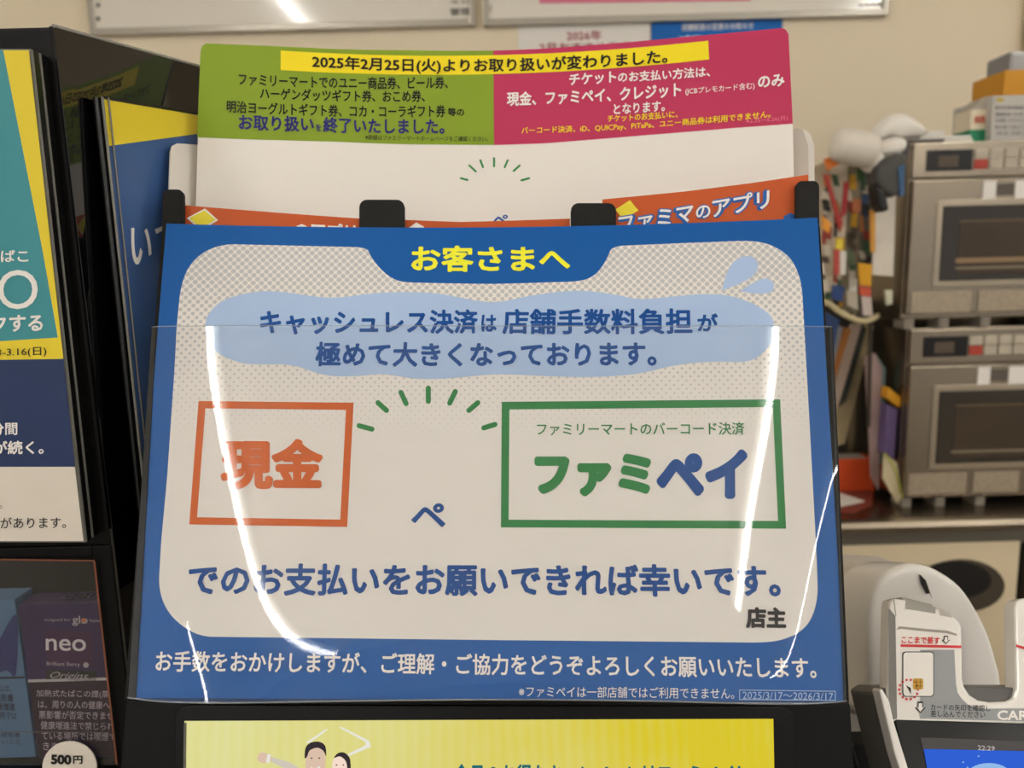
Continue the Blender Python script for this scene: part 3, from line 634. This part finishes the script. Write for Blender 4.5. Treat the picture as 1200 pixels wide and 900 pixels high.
# ---- clear pocket in front of the poster (bulging sheet)
CF = [-0.00204, -0.00632, -0.00789, -0.01483, -0.00104, -0.00088, -0.00131, -0.00284, -0.01243, -0.00739, 0.00716, -0.00585, -0.0017, -0.01323, 0.00359, -0.00044, -0.00269, 0.00471, 0.00456, 0.00264, 0.02039, 0.01872, 0.00066, -0.00211]
def bulge(u, v):
    t = 2*u-1; U = (1-t*t, (1-t*t)*t, (1-t*t)*t*t, 1-t**8); q = 1-v; V = (q, v*q, v*v*q, v**3, v**6, v**12)
    return sum(CF[i*6+j]*U[i]*V[j] for i in range(4) for j in range(6))
pk = Sheet(P(178,383,.478), P(975,383,.478), P(992,822,.445), P(150,818,.445), bow=bulge)
pocket = thing('clear_pocket', 'clear plastic pocket bulging in front of the blue poster', 'pocket', P(570, 600, .46))
bm = bmesh.new(); NU, NV = 120, 90
g = [[bm.verts.new(pk.S(i/NU, j/NV)) for i in range(NU+1)] for j in range(NV+1)]
for j in range(NV):
    for i in range(NU): bm.faces.new((g[j][i], g[j+1][i], g[j+1][i+1], g[j][i+1]))
link('pocket_sheet', mesh_of(bm, True), acryl, pocket)
edge_clear = clear_mat('pocket_edge', (.80,.84,.86), .18, .2)
tube('pocket_lip', [pk.S(i/30, 0) for i in range(31)], .00035, edge_clear, pocket)
bm = bmesh.new(); ra = [bm.verts.new(pk.S(i/60, 1)) for i in range(61)]; rb = [bm.verts.new(poster.S(i/60, 1)+poster.n*.0008) for i in range(61)]
for i in range(60): bm.faces.new((ra[i], ra[i+1], rb[i+1], rb[i]))
link('pocket_floor', mesh_of(bm, True), acryl, pocket)
tube('pocket_fold', [pk.S(i/30, .999) for i in range(31)], .0005, edge_clear, pocket)
# ---------------------------------------------------------------- display under the poster
dv = (P(150,818,.449)-P(195,262,.495)).normalized(); dTL, dTR = P(147,820,.462), P(997,824,.462)
tlen = (dTL.z-.781)/-dv.z
disp = Sheet(dTL, dTR, dTR+dv*tlen, dTL+dv*tlen)
dis = thing('customer_display', 'black customer display showing a bright yellow screen', 'display', (dTL+dTR)/2+dv*tlen)
bkv = -disp.n*.13
prism('housing', [disp.S(0,0), disp.S(1,0), disp.S(1,1), disp.S(0,1)], -disp.n*.118, black_plastic, dis, .002)
bz_px = [(208,1100),(207,842),(208,834),(213,828),(222,825),(912,826.5),(921,829),(926,834),(929,842),(932,1100)]
disp.poly('bezel', bz_px, M('bezel_black', (5,5,5), .3, noise=.1, spec=.18), 1, dis, 0)
prism('bezel_frame', [disp.S(*disp.uv(*p))+disp.n*.003 for p in bz_px], -disp.n*.0035, M('bezel_black', (14,13,13), .3), dis, .0008)
def lcd_mat(name, ca, cb_, s):
    m = bpy.data.materials.new(name); m.use_nodes = True; nt = m.node_tree; nt.nodes.clear(); N = nt.nodes.new; L = nt.links.new
    o = N('ShaderNodeOutputMaterial'); e = N('ShaderNodeEmission'); tc = N('ShaderNodeTexCoord'); sp = N('ShaderNodeSeparateXYZ'); L(tc.outputs['Object'], sp.inputs[0])
    mr = N('ShaderNodeMapRange'); L(sp.outputs[0], mr.inputs['Value']); mr.inputs['From Min'].default_value = -.18; mr.inputs['From Max'].default_value = .12
    nz = N('ShaderNodeTexNoise'); nz.inputs['Scale'].default_value = 22; L(tc.outputs['Object'], nz.inputs['Vector'])
    wv = N('ShaderNodeTexWave'); wv.inputs['Scale'].default_value = 45; wv.inputs['Distortion'].default_value = 2; L(tc.outputs['Object'], wv.inputs['Vector'])
    ad = N('ShaderNodeMath'); ad.operation = 'MULTIPLY_ADD'; L(nz.outputs['Fac'], ad.inputs[0]); ad.inputs[1].default_value = .5; L(mr.outputs[0], ad.inputs[2])
    ad2 = N('ShaderNodeMath'); ad2.operation = 'MULTIPLY_ADD'; L(wv.outputs['Fac'], ad2.inputs[0]); ad2.inputs[1].default_value = .10; L(ad.outputs[0], ad2.inputs[2])
    sb = N('ShaderNodeMath'); sb.operation = 'SUBTRACT'; L(ad2.outputs[0], sb.inputs[0]); sb.inputs[1].default_value = .28; sb.use_clamp = True
    mx = N('ShaderNodeMix'); mx.data_type = 'RGBA'; mx.inputs['A'].default_value = (*[s2l(c) for c in ca], 1); mx.inputs['B'].default_value = (*[s2l(c) for c in cb_], 1)
    L(sb.outputs[0], mx.inputs['Factor']); L(mx.outputs['Result'], e.inputs[0]); e.inputs[1].default_value = s*.6; L(e.outputs[0], o.inputs[0]); return m
scr = disp.poly('screen', [(219,843),(904,840.5),(908,1050),(216,1050)], lcd_mat('yellow_screen', (232,230,160), (226,206,50), .95), 19, dis)
disp.stroke((220,845),(218,1040), 3.2, M('screen_edge_grey', (96,92,84), .4), 20, dis, 'screen_edge', False)
skin = emit('screen_skin', (214,186,164), 1.1); hair = emit('screen_hair', (60,52,54), .9); sleeve = emit('screen_sleeve', (206,198,182), 1.05); wht_e = emit('screen_white', (240,238,225), .95); teal_e = emit('screen_teal', (34,110,120), .9)
def pic(nm, pts, m, ly): return disp.poly(nm, pts, m, ly, scr)
pic('printed_figure', catmull([(360,898),(361,884),(364,876),(372,872),(380,876),(383,886),(382,900),(376,912),(368,912)], 4), skin, 20)
pic('printed_hair', catmull([(359,886),(360,874),(366,868),(376,867),(383,872),(384,884),(381,878),(374,874),(365,877),(362,884)], 3), hair, 21)
pic('printed_mouth', catmull([(366,896),(371,898),(377,895),(375,900),(369,901)], 3), wht_e, 21)
for x in (367, 376): pic('printed_eye', circle(x, 886, 1.3, .8, 8), hair, 21)
pic('printed_figure', catmull([(391,900),(392,888),(398,883),(406,886),(409,894),(408,908),(400,914),(393,910)], 4), emit('screen_skin_pale', (230,206,190), 1.2), 20)
pic('printed_hair', catmull([(393,886),(398,880),(406,880),(412,888),(412,906),(409,902),(407,890),(400,884)], 3), hair, 21)
for x in (396, 404): pic('printed_eye', circle(x, 894, 1.2, .7, 8), hair, 21)
pic('printed_arm', [(318,884),(321,891),(340,899),(352,906),(356,900),(342,891)], sleeve, 20)
pic('printed_fist', catmull([(304,886),(307,880),(314,880),(320,883),(320,890),(312,892),(306,890)], 3), skin, 21)
pic('printed_watch', [(316,881),(320,882),(318,892),(314,891)], wht_e, 22)
pic('printed_hair', circle(293, 906, 10, 8, 16), hair, 20)
pic('printed_ray', [(398,850),(402,850),(434,866),(436,873),(410,884),(408,882),(430,871),(429,867)], wht_e, 20)
pic('printed_ray', [(360,868),(384,852),(386,853),(364,869)], wht_e, 20)
o = disp.text('今月のお得なキャンペーンはファミペイ！', 532, 905, 866, 905, 24, teal_e, 20, scr, .035)
# ---------------------------------------------------------------- card reader at the right
rd = Sheet(P(1040,700,.520), P(1300,700,.520), P(1300,900,.486), P(1040,900,.486))
cr = thing('card_reader', 'white and grey card reader with insert slot and blue screen', 'card reader', P(1120, 1000, .52))
shell = M('reader_white', (228,224,218), .22, spec=.5, noise=.01, coat=.3); greyp = M('reader_grey', (146,149,150), .45, noise=.02)
sp_px = [(1040,845),(1041,760),(1042,712),(1043,704),(1048,701),(1060,703),(1080,708),(1100,714),(1115,721),(1123,727),(1127,735),(1128,770),(1128,796),(1131,806),(1137,815),(1147,821),(1160,823),(1180,822),(1188,818),(1191,808),(1190,760),(1189,712),(1192,704),(1200,701),(1290,701),(1290,850)]
back_v = -rd.n*.013
prism('slot_shell', [rd.S(*rd.uv(*p)) for p in sp_px], back_v, shell, cr, .0022, 3)
gp_px = [(1078,761.5),(1118,761.5),(1120,802),(1122,812),(1127,819),(1134,825.5),(1145,829.5),(1160,830.5),(1290,829),(1290,848),(1078,842)]
rd.poly('grey_plate', gp_px, greyp, 2, cr); rd.poly('grey_plate', [(1041,712),(1049,722),(1051,842),(1041,845)], M('reader_side', (120,118,114), .5), 2, cr)
rd.poly('seam', [(1050,738),(1053,734),(1085,737),(1110,739),(1121,743),(1121,745),(1108,742),(1085,740),(1056,737)], M('seam_grey', (150,144,136), .5), 2, cr)
rdr = M('reader_red', (200,52,56), .5); dkl = M('reader_ink', (44,44,46), .5)
rd.poly('red_line', [(1055,755),(1126,756.5),(1126,759.5),(1055,758)], rdr, 3, cr)
rd.text('ここまで差す', 1056, 749.5, 1101, 750.5, 8.5, rdr, 3, cr, .03)
def arrow(x, y, w_, h, ly=3):
    p = [(x-w_*.25,y),(x+w_*.25,y),(x+w_*.25,y+h*.5),(x+w_*.5,y+h*.5),(x,y+h),(x-w_*.5,y+h*.5),(x-w_*.25,y+h*.5)]
    cx, cy = x, y+h*.5
    rd.poly('arrow', p, dkl, ly, cr); rd.poly('arrow_fill', [((a-cx)*.62+cx, (b-cy)*.72+cy) for a, b in p], shell, ly+1, cr)
arrow(1108, 745, 10, 10); arrow(1078, 822, 13, 14, 3)
rd.poly('card_symbol', rrect(1057,763.5,1094,816.5,4), dkl, 3, cr); rd.poly('card_symbol_fill', rrect(1058,764.5,1093,815.5,3.5), shell, 4, cr)
rd.poly('chip_symbol', rrect(1069,795,1081,808,2), M('chip_gold', (196,152,50), .4), 5, cr)
for x in (1073, 1077): rd.poly('chip_line', [(x,796),(x+.7,796),(x+.7,807),(x,807)], M('chip_brown', (120,84,26), .4), 6, cr)
for y in (799, 803.5): rd.poly('chip_line', [(1070,y),(1081,y),(1081,y+.6),(1070,y+.6)], M('chip_brown', (120,84,26), .4), 6, cr)
rd.poly('corner_mark', [(1061,803),(1066.5,806),(1067,814)], dkl, 5, cr)
for k in range(14):
    t_ = 2*math.pi*k/14; rd.poly('red_dot', circle(1064+11*math.cos(t_), 808+11.5*math.sin(t_), 1.5, n=8), rdr, 5, cr)
rd.text('カードの矢印を確認し', 1090, 828.5, 1160, 830, 7.5, dkl, 3, cr, .015); rd.text('差し込んでください', 1090, 836, 1154, 837.5, 7.5, dkl, 3, cr, .015)
rd.text('CARD', 1168, 838, 1217, 838.5, 11.5, wht_p, 3, cr, .03)
for yy, dd in ((737, 12), (760, 0)): pass
rd.poly('red_line', [(1190,755),(1200,758),(1240,760),(1240,763),(1200,761),(1190,758)], rdr, 3, cr)
rd.poly('roller_window', [(1061,704),(1096,711.5),(1096,719),(1061,713.5)], M('roller_grey', (150,146,138), .25), 2, cr)
rd.poly('roller_window', [(1100,713),(1112,718),(1116,724),(1101,721)], M('latch_grey', (176,170,160), .3), 2, cr)
rd.poly('seam', [(1046,701),(1047.5,701),(1050,722),(1049,722)], M('seam_grey', (150,144,136), .5), 3, cr)
# clear roller window on the slot top
prism('roller_cover', [rd.S(*rd.uv(*p))-rd.n*.004 for p in ((1060,699),(1097,708),(1097,718),(1060,710))], -rd.n*.02, M('roller_grey', (150,146,138), .25), cr, .001)
prism('slot_latch', [rd.S(*rd.uv(*p))-rd.n*.004 for p in ((1099,710),(1110,714),(1115,722),(1099,720))], -rd.n*.014, M('latch_grey', (176,170,160), .3), cr, .001)
# lower body: bezel, screen, white side rail
lowb = [(1032,812),(1044,842),(1290,850),(1290,1150),(1085,1150)]
prism('reader_body', [rd.S(*rd.uv(*p))-rd.n*.003 for p in [(1031,812),(1041,806),(1290,806),(1290,1150),(1120,1150)]], -rd.n*.045, M('reader_dark_side', (92,90,88), .45), cr, .002)
prism('screen_bezel', [rd.S(*rd.uv(*p)) for p in ((1049,843),(1290,851),(1290,1150),(1120,1150))], -rd.n*.003, M('bezel_gloss', (6,6,7), .2, spec=.35), cr, .0005)
prism('side_rail', [rd.S(*rd.uv(*p))+rd.n*.002 for p in ((1029,809),(1032,806),(1041,822),(1046,845),(1072,930),(1120,1100),(1110,1100),(1060,925),(1046,880))], -rd.n*.012, shell, cr, .0015)
bs_ = rd.poly('status_bar', [(1078,864),(1290,872),(1290,890),(1082,880)], M('bar_grey', (64,62,62), .4), 2, cr)
rd.text('22:29', 1145, 876, 1165, 877, 5.5, M('clock_grey', (190,190,192), .5), 4, cr, .01)
sb_ = rd.poly('screen', [(1082,877.5),(1290,882),(1290,1100),(1120,1100)], emit('screen_blue', (50,98,214), 1.0), 3, cr)
rd.poly('screen_shape', circle(1158, 906, 24, 12, 24), emit('screen_pale', (150,190,236), 1.0), 4, sb_)
for x, y in ((1128,893),(1133,899),(1146,886)): rd.poly('screen_spot', circle(x, y, 1.2, n=8), emit('screen_pale2', (130,170,230), 1.0), 4, sb_)
# leg of the reader down to the counter
fb = rd.S(*rd.uv(1180,1000)); box('reader_foot', (fb.x-.05, fb.y-.0, .7805), (fb.x+.08, fb.y+.05, fb.z), M('reader_dark_side', (92,90,88), .45), cr, .003)
# white hood behind the reader
hd_ = thing('receipt_printer', 'rounded glossy white printer hood behind the card reader', 'printer', P(1090, 900, .66))
hp = catmull([(1020,845),(1019,790),(1019,735),(1022,700),(1031,680),(1046,667),(1067,660),(1086,662),(1106,671),(1127,687),(1144,711),(1160,743),(1170,775),(1175,800),(1172,845)], 3)
hp = [p for p in hp if p[1] <= 846]
prism('hood', [P(x, y, .62-(y-660)*.00008) for x, y in hp], RC @ Vector((-.012,-.010,-.05)), shell, hd_, .008, 5, True)
lp = catmull([(992,900),(990,760),(989,700),(992,682),(1001,669),(1016,662),(1040,662),(1075,668),(1085,700),(1085,900)], 3)
lp = [p for p in lp if p[1] <= 902]
prism('rear_body', [P(x, y, .675) for x, y in lp], RC @ Vector((0,-.004,-.06)), M('printer_grey_white', (204,197,186), .35, noise=.01), hd_, .005, 3, True)
prism('lid_seam', [P(x, y, .6735) for x, y in ((990,692),(1021,684),(1021,685.5),(990,693.5))], RC @ Vector((0,0,-.002)), M('seam_dark', (70,66,60), .5), hd_)
for y in (716, 770, 810): prism('side_groove', [P(x, yy, .6735) for x, yy in ((990,y),(1020,y),(1020,y+1.6),(990,y+1.6))], RC @ Vector((0,0,-.002)), M('seam_mid', (150,144,134), .5), hd_)
prism('hood_slot', catm := [P(x, y, .6160) for x, y in [(1079,674),(1085,680),(1090,695),(1086,696),(1080.5,685)]], RC @ Vector((0,0,-.003)), M('slot_black', (36,34,32), .4), hd_)
tube('hood_seam', [P(x, y, d) for x, y, d in ((1088,692,.6176),(1092,700,.6174),(1096,714,.6165))], .0006, M('seam_mid', (150,144,134), .5), hd_)
box('printer_base', (P(1000,900,.66).x, .60, .7805), (P(1150,900,.66).x, .72, P(1000,870,.66).z), M('printer_base_dark', (46,44,42), .5), hd_, .003)
tag(tube('cable', [P(996,870,.60), P(1000,890,.58), P(1010,915,.57), P(1016,960,.57)], .002, black_plastic), 'black cable hanging between the sign stand and card reader', 'cable')
# ---------------------------------------------------------------- tobacco display unit at the left
Y0 = .478
un = thing('tobacco_display', 'glossy black tobacco display cabinet with a mirror-like side', 'cabinet', (PY(0, 700, Y0).x, Y0+.05, .7805))
A = PY(62, 30, Y0); Bf = P(235, 78, .578); Bd = Bf+(Bf-A)*.8
dirv = (Bd-A)
nrm = Vector((dirv.y, -dirv.x, 0)).normalized()
ztop = A.z
prism('side_panel', [A, Bd, Vector((Bd.x, Bd.y, .7805)), Vector((A.x+.004, A.y, .7805))], -nrm*.003, black_gloss, un, .0004)
tube('side_trim', [A+nrm*.0002, Bd+nrm*.0002], .0011, M('trim_bright', (150,146,138), .3), un)
xl = PY(-260, 300, Y0).x
z655, z905 = PY(60, 640, Y0).z, .7805
box('front_board', (xl, Y0, z655), (A.x-.0005, Y0+.012, A.z-.0005), black_plastic, un, .002)
box('top_board', (xl, Y0+.0125, A.z-.006), (A.x-.004, Y0+.16, A.z-.001), black_plastic, un, .001)
xs = PY(112, 657, Y0).x
zs = PY(60, 893, Y0).z
box('stile', (xs-.0016, Y0, zs-.05), (A.x-.0005, Y0+.012, z655-.0005), black_plastic, un, .001)
box('rail', (xl, Y0, z655-.008), (xs-.0018, Y0+.012, z655-.0005), black_plastic, un, .001)
box('lower_panel', (xl, Y0-.001, .7805), (A.x-.0005, Y0+.012, zs-.0505+.028), black_plastic, un, .001)
box('shelf', (xl, Y0+.0125, zs-.024), (A.x-.004, Y0+.15, zs-.018), black_plastic, un, .001)
box('inner_back', (xl, Y0+.13, zs-.0175), (A.x-.004, Y0+.135, z655), M('inner_black', (12,11,11), .5, spec=.2), un)
bs2 = Sheet(PY(0,655,Y0-.003), PY(110,657,Y0-.003), PY(137,893,Y0-.003), PY(27,893,Y0-.003))
brn = M('door_edge_brown', (124,72,50), .35)
dl = bs2.poly('door_pane', [(-200,653),(110,657),(137,897),(-200,897)], acryl_dark, 0, un, .0015)
bs2.stroke((-100,654.5),(110.5,657), 1.6, brn, 1, dl, 'pane_edge', False); bs2.stroke((110.5,657),(137,896), 2.2, brn, 1, dl, 'pane_edge', False)
bs2.stroke((-60,857),(128,858), 1.2, M('ridge_grey', (84,82,78), .4), 1, dl, 'pane_ridge', False)
tgx = thing('price_tag', 'round white price tag reading 500 yen below the packs', 'price tag', PY(81, 900, Y0-.006))
ts = Sheet(PY(50,868,Y0-.006), PY(112,868,Y0-.006), PY(112,930,Y0-.006), PY(50,930,Y0-.006))
ts.poly('tag_disc', circle(81.5, 899, 32, 30, 36), M('tag_white', (222,214,202), .5), 0, tgx, .0008); ts.text('500', 60, 889.5, 84, 890, 11.5, blk, 2, tgx, .05); ts.text('円', 86, 890, 97, 890, 9.5, blk, 2, tgx, .03)
# packs
def pack(label, tl, tr, Yp, h, t_, mats, mirror_top=False):
    a, b = PY(*tl, Yp), PY(*tr, Yp); b = Vector((b.x, Yp, a.z))
    wd = b.x-a.x; zb = zs-.0178; p = thing('tobacco_pack', label, 'pack', ((a.x+b.x)/2, Yp, zb), 'heated tobacco packs on the shelf')
    box('pack_body', (a.x, Yp, zb), (b.x, Yp+t_, a.z), mats[0], p, .0008)
    s = Sheet(Vector((a.x, Yp-.0002, a.z)), Vector((b.x, Yp-.0002, a.z)), Vector((b.x, Yp-.0002, zb)), Vector((a.x, Yp-.0002, zb)))
    return p, s, a, b, zb
YP = Y0+.03
purp = M('pack_purple', (54,36,84), .3, noise=.25, scale=35)
p, s, a, b, zb = pack('purple tobacco pack behind the clear door, right of the pale blue pack', (21,709), (124,712), YP, 0, .02, [purp])
vs = s.uv(40, 796)[1]
s.poly('lower_label', [(.01, vs+.02), (.99, vs+.02), (.99, .99), (.01, .99)], M('pack_purple_dark', (44,26,50), .45), 0, p, raw=True)
s.poly('white_stripe', [(0, vs), (1, vs), (1, vs+.018), (0, vs+.018)], M('pack_stripe', (200,194,196), .4), 1, p, raw=True)
s.poly('plum_panel', [(52,738),(108,740),(110,782),(56,781)], M('pack_plum', (70,34,76), .4), 1, p)
s.poly('plum_panel', [(53,785),(112,786),(113,798),(54,797)], M('pack_olive', (40,40,38), .5), 1, p)
lt = M('pack_print', (180,172,182), .5); T = s.text
T('designed for', 52, 726.5, 83, 726.5, 4.5, lt, 2, p, .0); T('glo', 85, 727, 103, 727.5, 12, lt, 2, p, .02); T('hyper', 105, 727, 119, 727.5, 4.5, lt, 2, p, .0)
s.poly('orange_dot', circle(98.5, 726.5, 2.8, n=12), M('dot_orange', (214,120,84), .5), 3, p)
T('neo', 54, 755, 101, 756, 14, M('pack_print_bright', (224,216,222), .5), 2, p, .012)
T('Brilliant Berry', 55, 778, 94, 779, 6, lt, 2, p, .0); s.poly('berry_mark', circle(101, 779, 3.4, n=10), lt, 2, p)
T('Origins', 59, 791.5, 104, 793, 10, lt, 2, p, -.004, shear=.5)
wp = M('pack_warn', (186,174,186), .5)
for i, (tx, xa, xb) in enumerate((('加熱式たばこの煙(蒸気)', 43, 140), ('は、周りの人の健康への', 45, 137), ('悪影響が否定できません。', 46, 146), ('健康増進法で禁じられ', 48, 134), ('ている場所では喫煙で', 49, 136), ('きません。', 51, 92))):
    T(tx, xa, 812.5+i*12.3, xb, 814+i*12.3, 9.5, wp, 2, p, .006)
tp = Sheet(Vector((a.x, YP+.02, a.z+.0006)), Vector((b.x, YP+.02, a.z+.0006)), Vector((b.x, YP, a.z+.0006)), Vector((a.x, YP, a.z+.0006)))
me = textmesh('neo', .01, 0)
tm = me.copy(); xs_ = [v.co.x for v in tm.vertices]; W_ = max(xs_)
for v in tm.vertices:
    fx, fy = v.co.x/W_, v.co.y/.55; v.co = Vector((b.x-.010-fx*.026, YP+.014-fy*.009, a.z+.0008))
tm.materials.clear(); link('lettering', tm, lt, p)  # reflected name, drawn upside down as letters on the pack top
p2, s, a2, b2, zb = pack('pale blue tobacco pack at the left edge, behind the clear door', (-84,705), (18,708), YP+.002, 0, .02, [M('pack_sky', (88,122,156), .35, noise=.1, scale=30)])
s.poly('brush_mark', catmull([(20,720),(19,790),(8,785),(-10,792),(-30,788),(-10,770),(2,745)], 3), M('pack_navy', (44,54,112), .4, noise=.2), 1, p2)
vs = s.uv(10, 793)[1]
s.poly('dark_stripe', [(0, vs), (1, vs), (1, vs+.012), (0, vs+.012)], M('pack_ink', (34,36,50), .4), 1, p2, raw=True)
ik = M('pack_ink2', (40,46,66), .5)
for i, (tx, xb) in enumerate((('加熱式たばこの煙(蒸気)は、', 14), ('周りの人の健康への悪影響', 16), ('が否定できません健康増進', 18), ('法で禁じられている場所では', 20))):
    s.text(tx, xb-86, 806+i*10.5, xb, 807+i*10.5, 9, ik, 2, p2, .006)
s.text('喫煙できません。未成年者', -66, 860, 24, 861, 6, ik, 2, p2, .004); s.text('喫煙は禁止されたいこと', -64, 868, 25, 869, 6, ik, 2, p2, .004)
# framed poster on the front of the cabinet
Y1 = Y0-.0175
fp = thing('framed_poster', 'teal, yellow and navy tobacco poster in a clear frame on the cabinet', 'poster', PY(20, 635, Y1))
ps = Sheet(PY(-200,57,Y1), PY(35,57,Y1), PY(99,635,Y1), PY(-120,633,Y1))
for i, (m_, th) in enumerate(((edge_m, .0022), (M('frame_black', (12,12,12), .25, spec=.35), .004), (edge_m, .0018), (M('frame_black', (12,12,12), .25, spec=.35), .005))):
    off = (0, .0030, .0080, .0108)[i]
    q = [PY(-200,57,Y1), PY(35,57,Y1), PY(99.5,636,Y1), PY(-120,636,Y1)]
    prism('clear_sheet' if m_ is edge_m else 'back_sheet', [v+Vector((0, off+.0008, 0)) for v in q], (0, th, 0), m_, fp)
teal = M('print_teal', (64,140,148), .45, noise=.02); pyel = M('print_lemon', (222,200,52), .45, noise=.02); pnavy = M('print_deep_navy', (40,56,92), .45, noise=.02)
ps.poly('teal_field', [(-190,58),(4,59),(50,293),(68,395.5),(-160,410)], teal, 1, fp)
ps.poly('yellow_band', [(4,59),(34,59),(74.5,420.5),(-150,424),(-160,410),(68,395.5),(50,293)], pyel, 1, fp)
ps.poly('navy_field', [(-150,424),(74.5,420.5),(88,547),(-130,547)], pnavy, 1, fp)
ps.poly('white_field', [(-130,547),(88,547),(98,634),(-120,634)], M('poster_cream', (214,206,194), .5), 1, fp)
T = ps.text
T('加熱式たばこ', -72, 301, 34, 300, 15, wht_p, 3, fp, .02)
T('GLO', -80, 341, 45, 339, 46, wht_p, 3, fp, .0)
T('ワクワクする', -75, 381, 51, 378, 20, wht_p, 3, fp, .03)
T('2.3-3.16(日)', -14, 414, 55, 412, 11.5, blk, 3, fp, .005)
T('約十五分間', -60, 503, 21, 502, 15, wht_p, 3, fp, .02); T('充実感が続く。', -62, 525, 52, 524, 16, wht_p, 3, fp, .025)
T('があります。', -70, 591, 3, 590, 11, blk, 3, fp, .0); T('健康を損なう可能性があります。', -130, 614, 78, 612, 13.5, blk, 3, fp, .005)
# second frame leaning between cabinet and stand
lf = thing('leaning_frame', 'clear frame with yellow-topped blue poster between cabinet and stand', 'poster', P(170, 600, .52))
l4 = [P(119,114,.4765), P(236,134,.570), P(262,700,.602), P(182,700,.512)]
l4[2] = l4[1]+(l4[3]-l4[0])*1.0
ls = Sheet(*l4)
ls.poly('poster_sheet', [(.0,.0),(1,.0),(1,1),(.0,1)], M('print_slate_blue', (58,90,140), .35, noise=.03), 0, lf, .0006, raw=True)
ls.poly('yellow_band', [(120,116),(232,135),(231,157),(128,171),(124,160)], pyel, 1, lf)
ls.text('い', 153, 289, 177, 287, 43, wht_p, 2, lf, .02); ls.text('つ', 181, 278, 212, 275, 30, wht_p, 2, lf, .02)
off = ls.n
for k, (nn, m_, o_, th) in enumerate((('front_sheet', acryl, .004, .0), ('back_sheet', M('frame_black', (12,12,12), .25, spec=.35), -.0005, .002))):
    if nn == 'back_sheet': prism(nn, [q+off*o_ for q in l4], -off*th, m_, lf)
for (o_, m_, r_) in ((.001, edge_m, .0009), (.004, M('frame_black', (12,12,12), .25, spec=.35), .0014), (.0012, edge_m, .0006)):
    pass
ex = (l4[0]-l4[1]).normalized()
tube('edge_strip', [l4[0]+off*.001+ex*.0006, l4[3]+off*.001+ex*.0006], .0009, edge_m, lf); tube('edge_strip', [l4[0]-off*.003+ex*.001, l4[3]-off*.003+ex*.001], .0022, M('frame_black', (12,12,12), .25, spec=.35), lf)
tube('edge_strip', [l4[0]+off*.0016-ex*.004, l4[3]+off*.0016-ex*.004], .0006, edge_m, lf)
tube('edge_strip', [l4[0]+off*.001, l4[1]+off*.001], .0008, M('frame_black', (12,12,12), .25, spec=.35), lf)
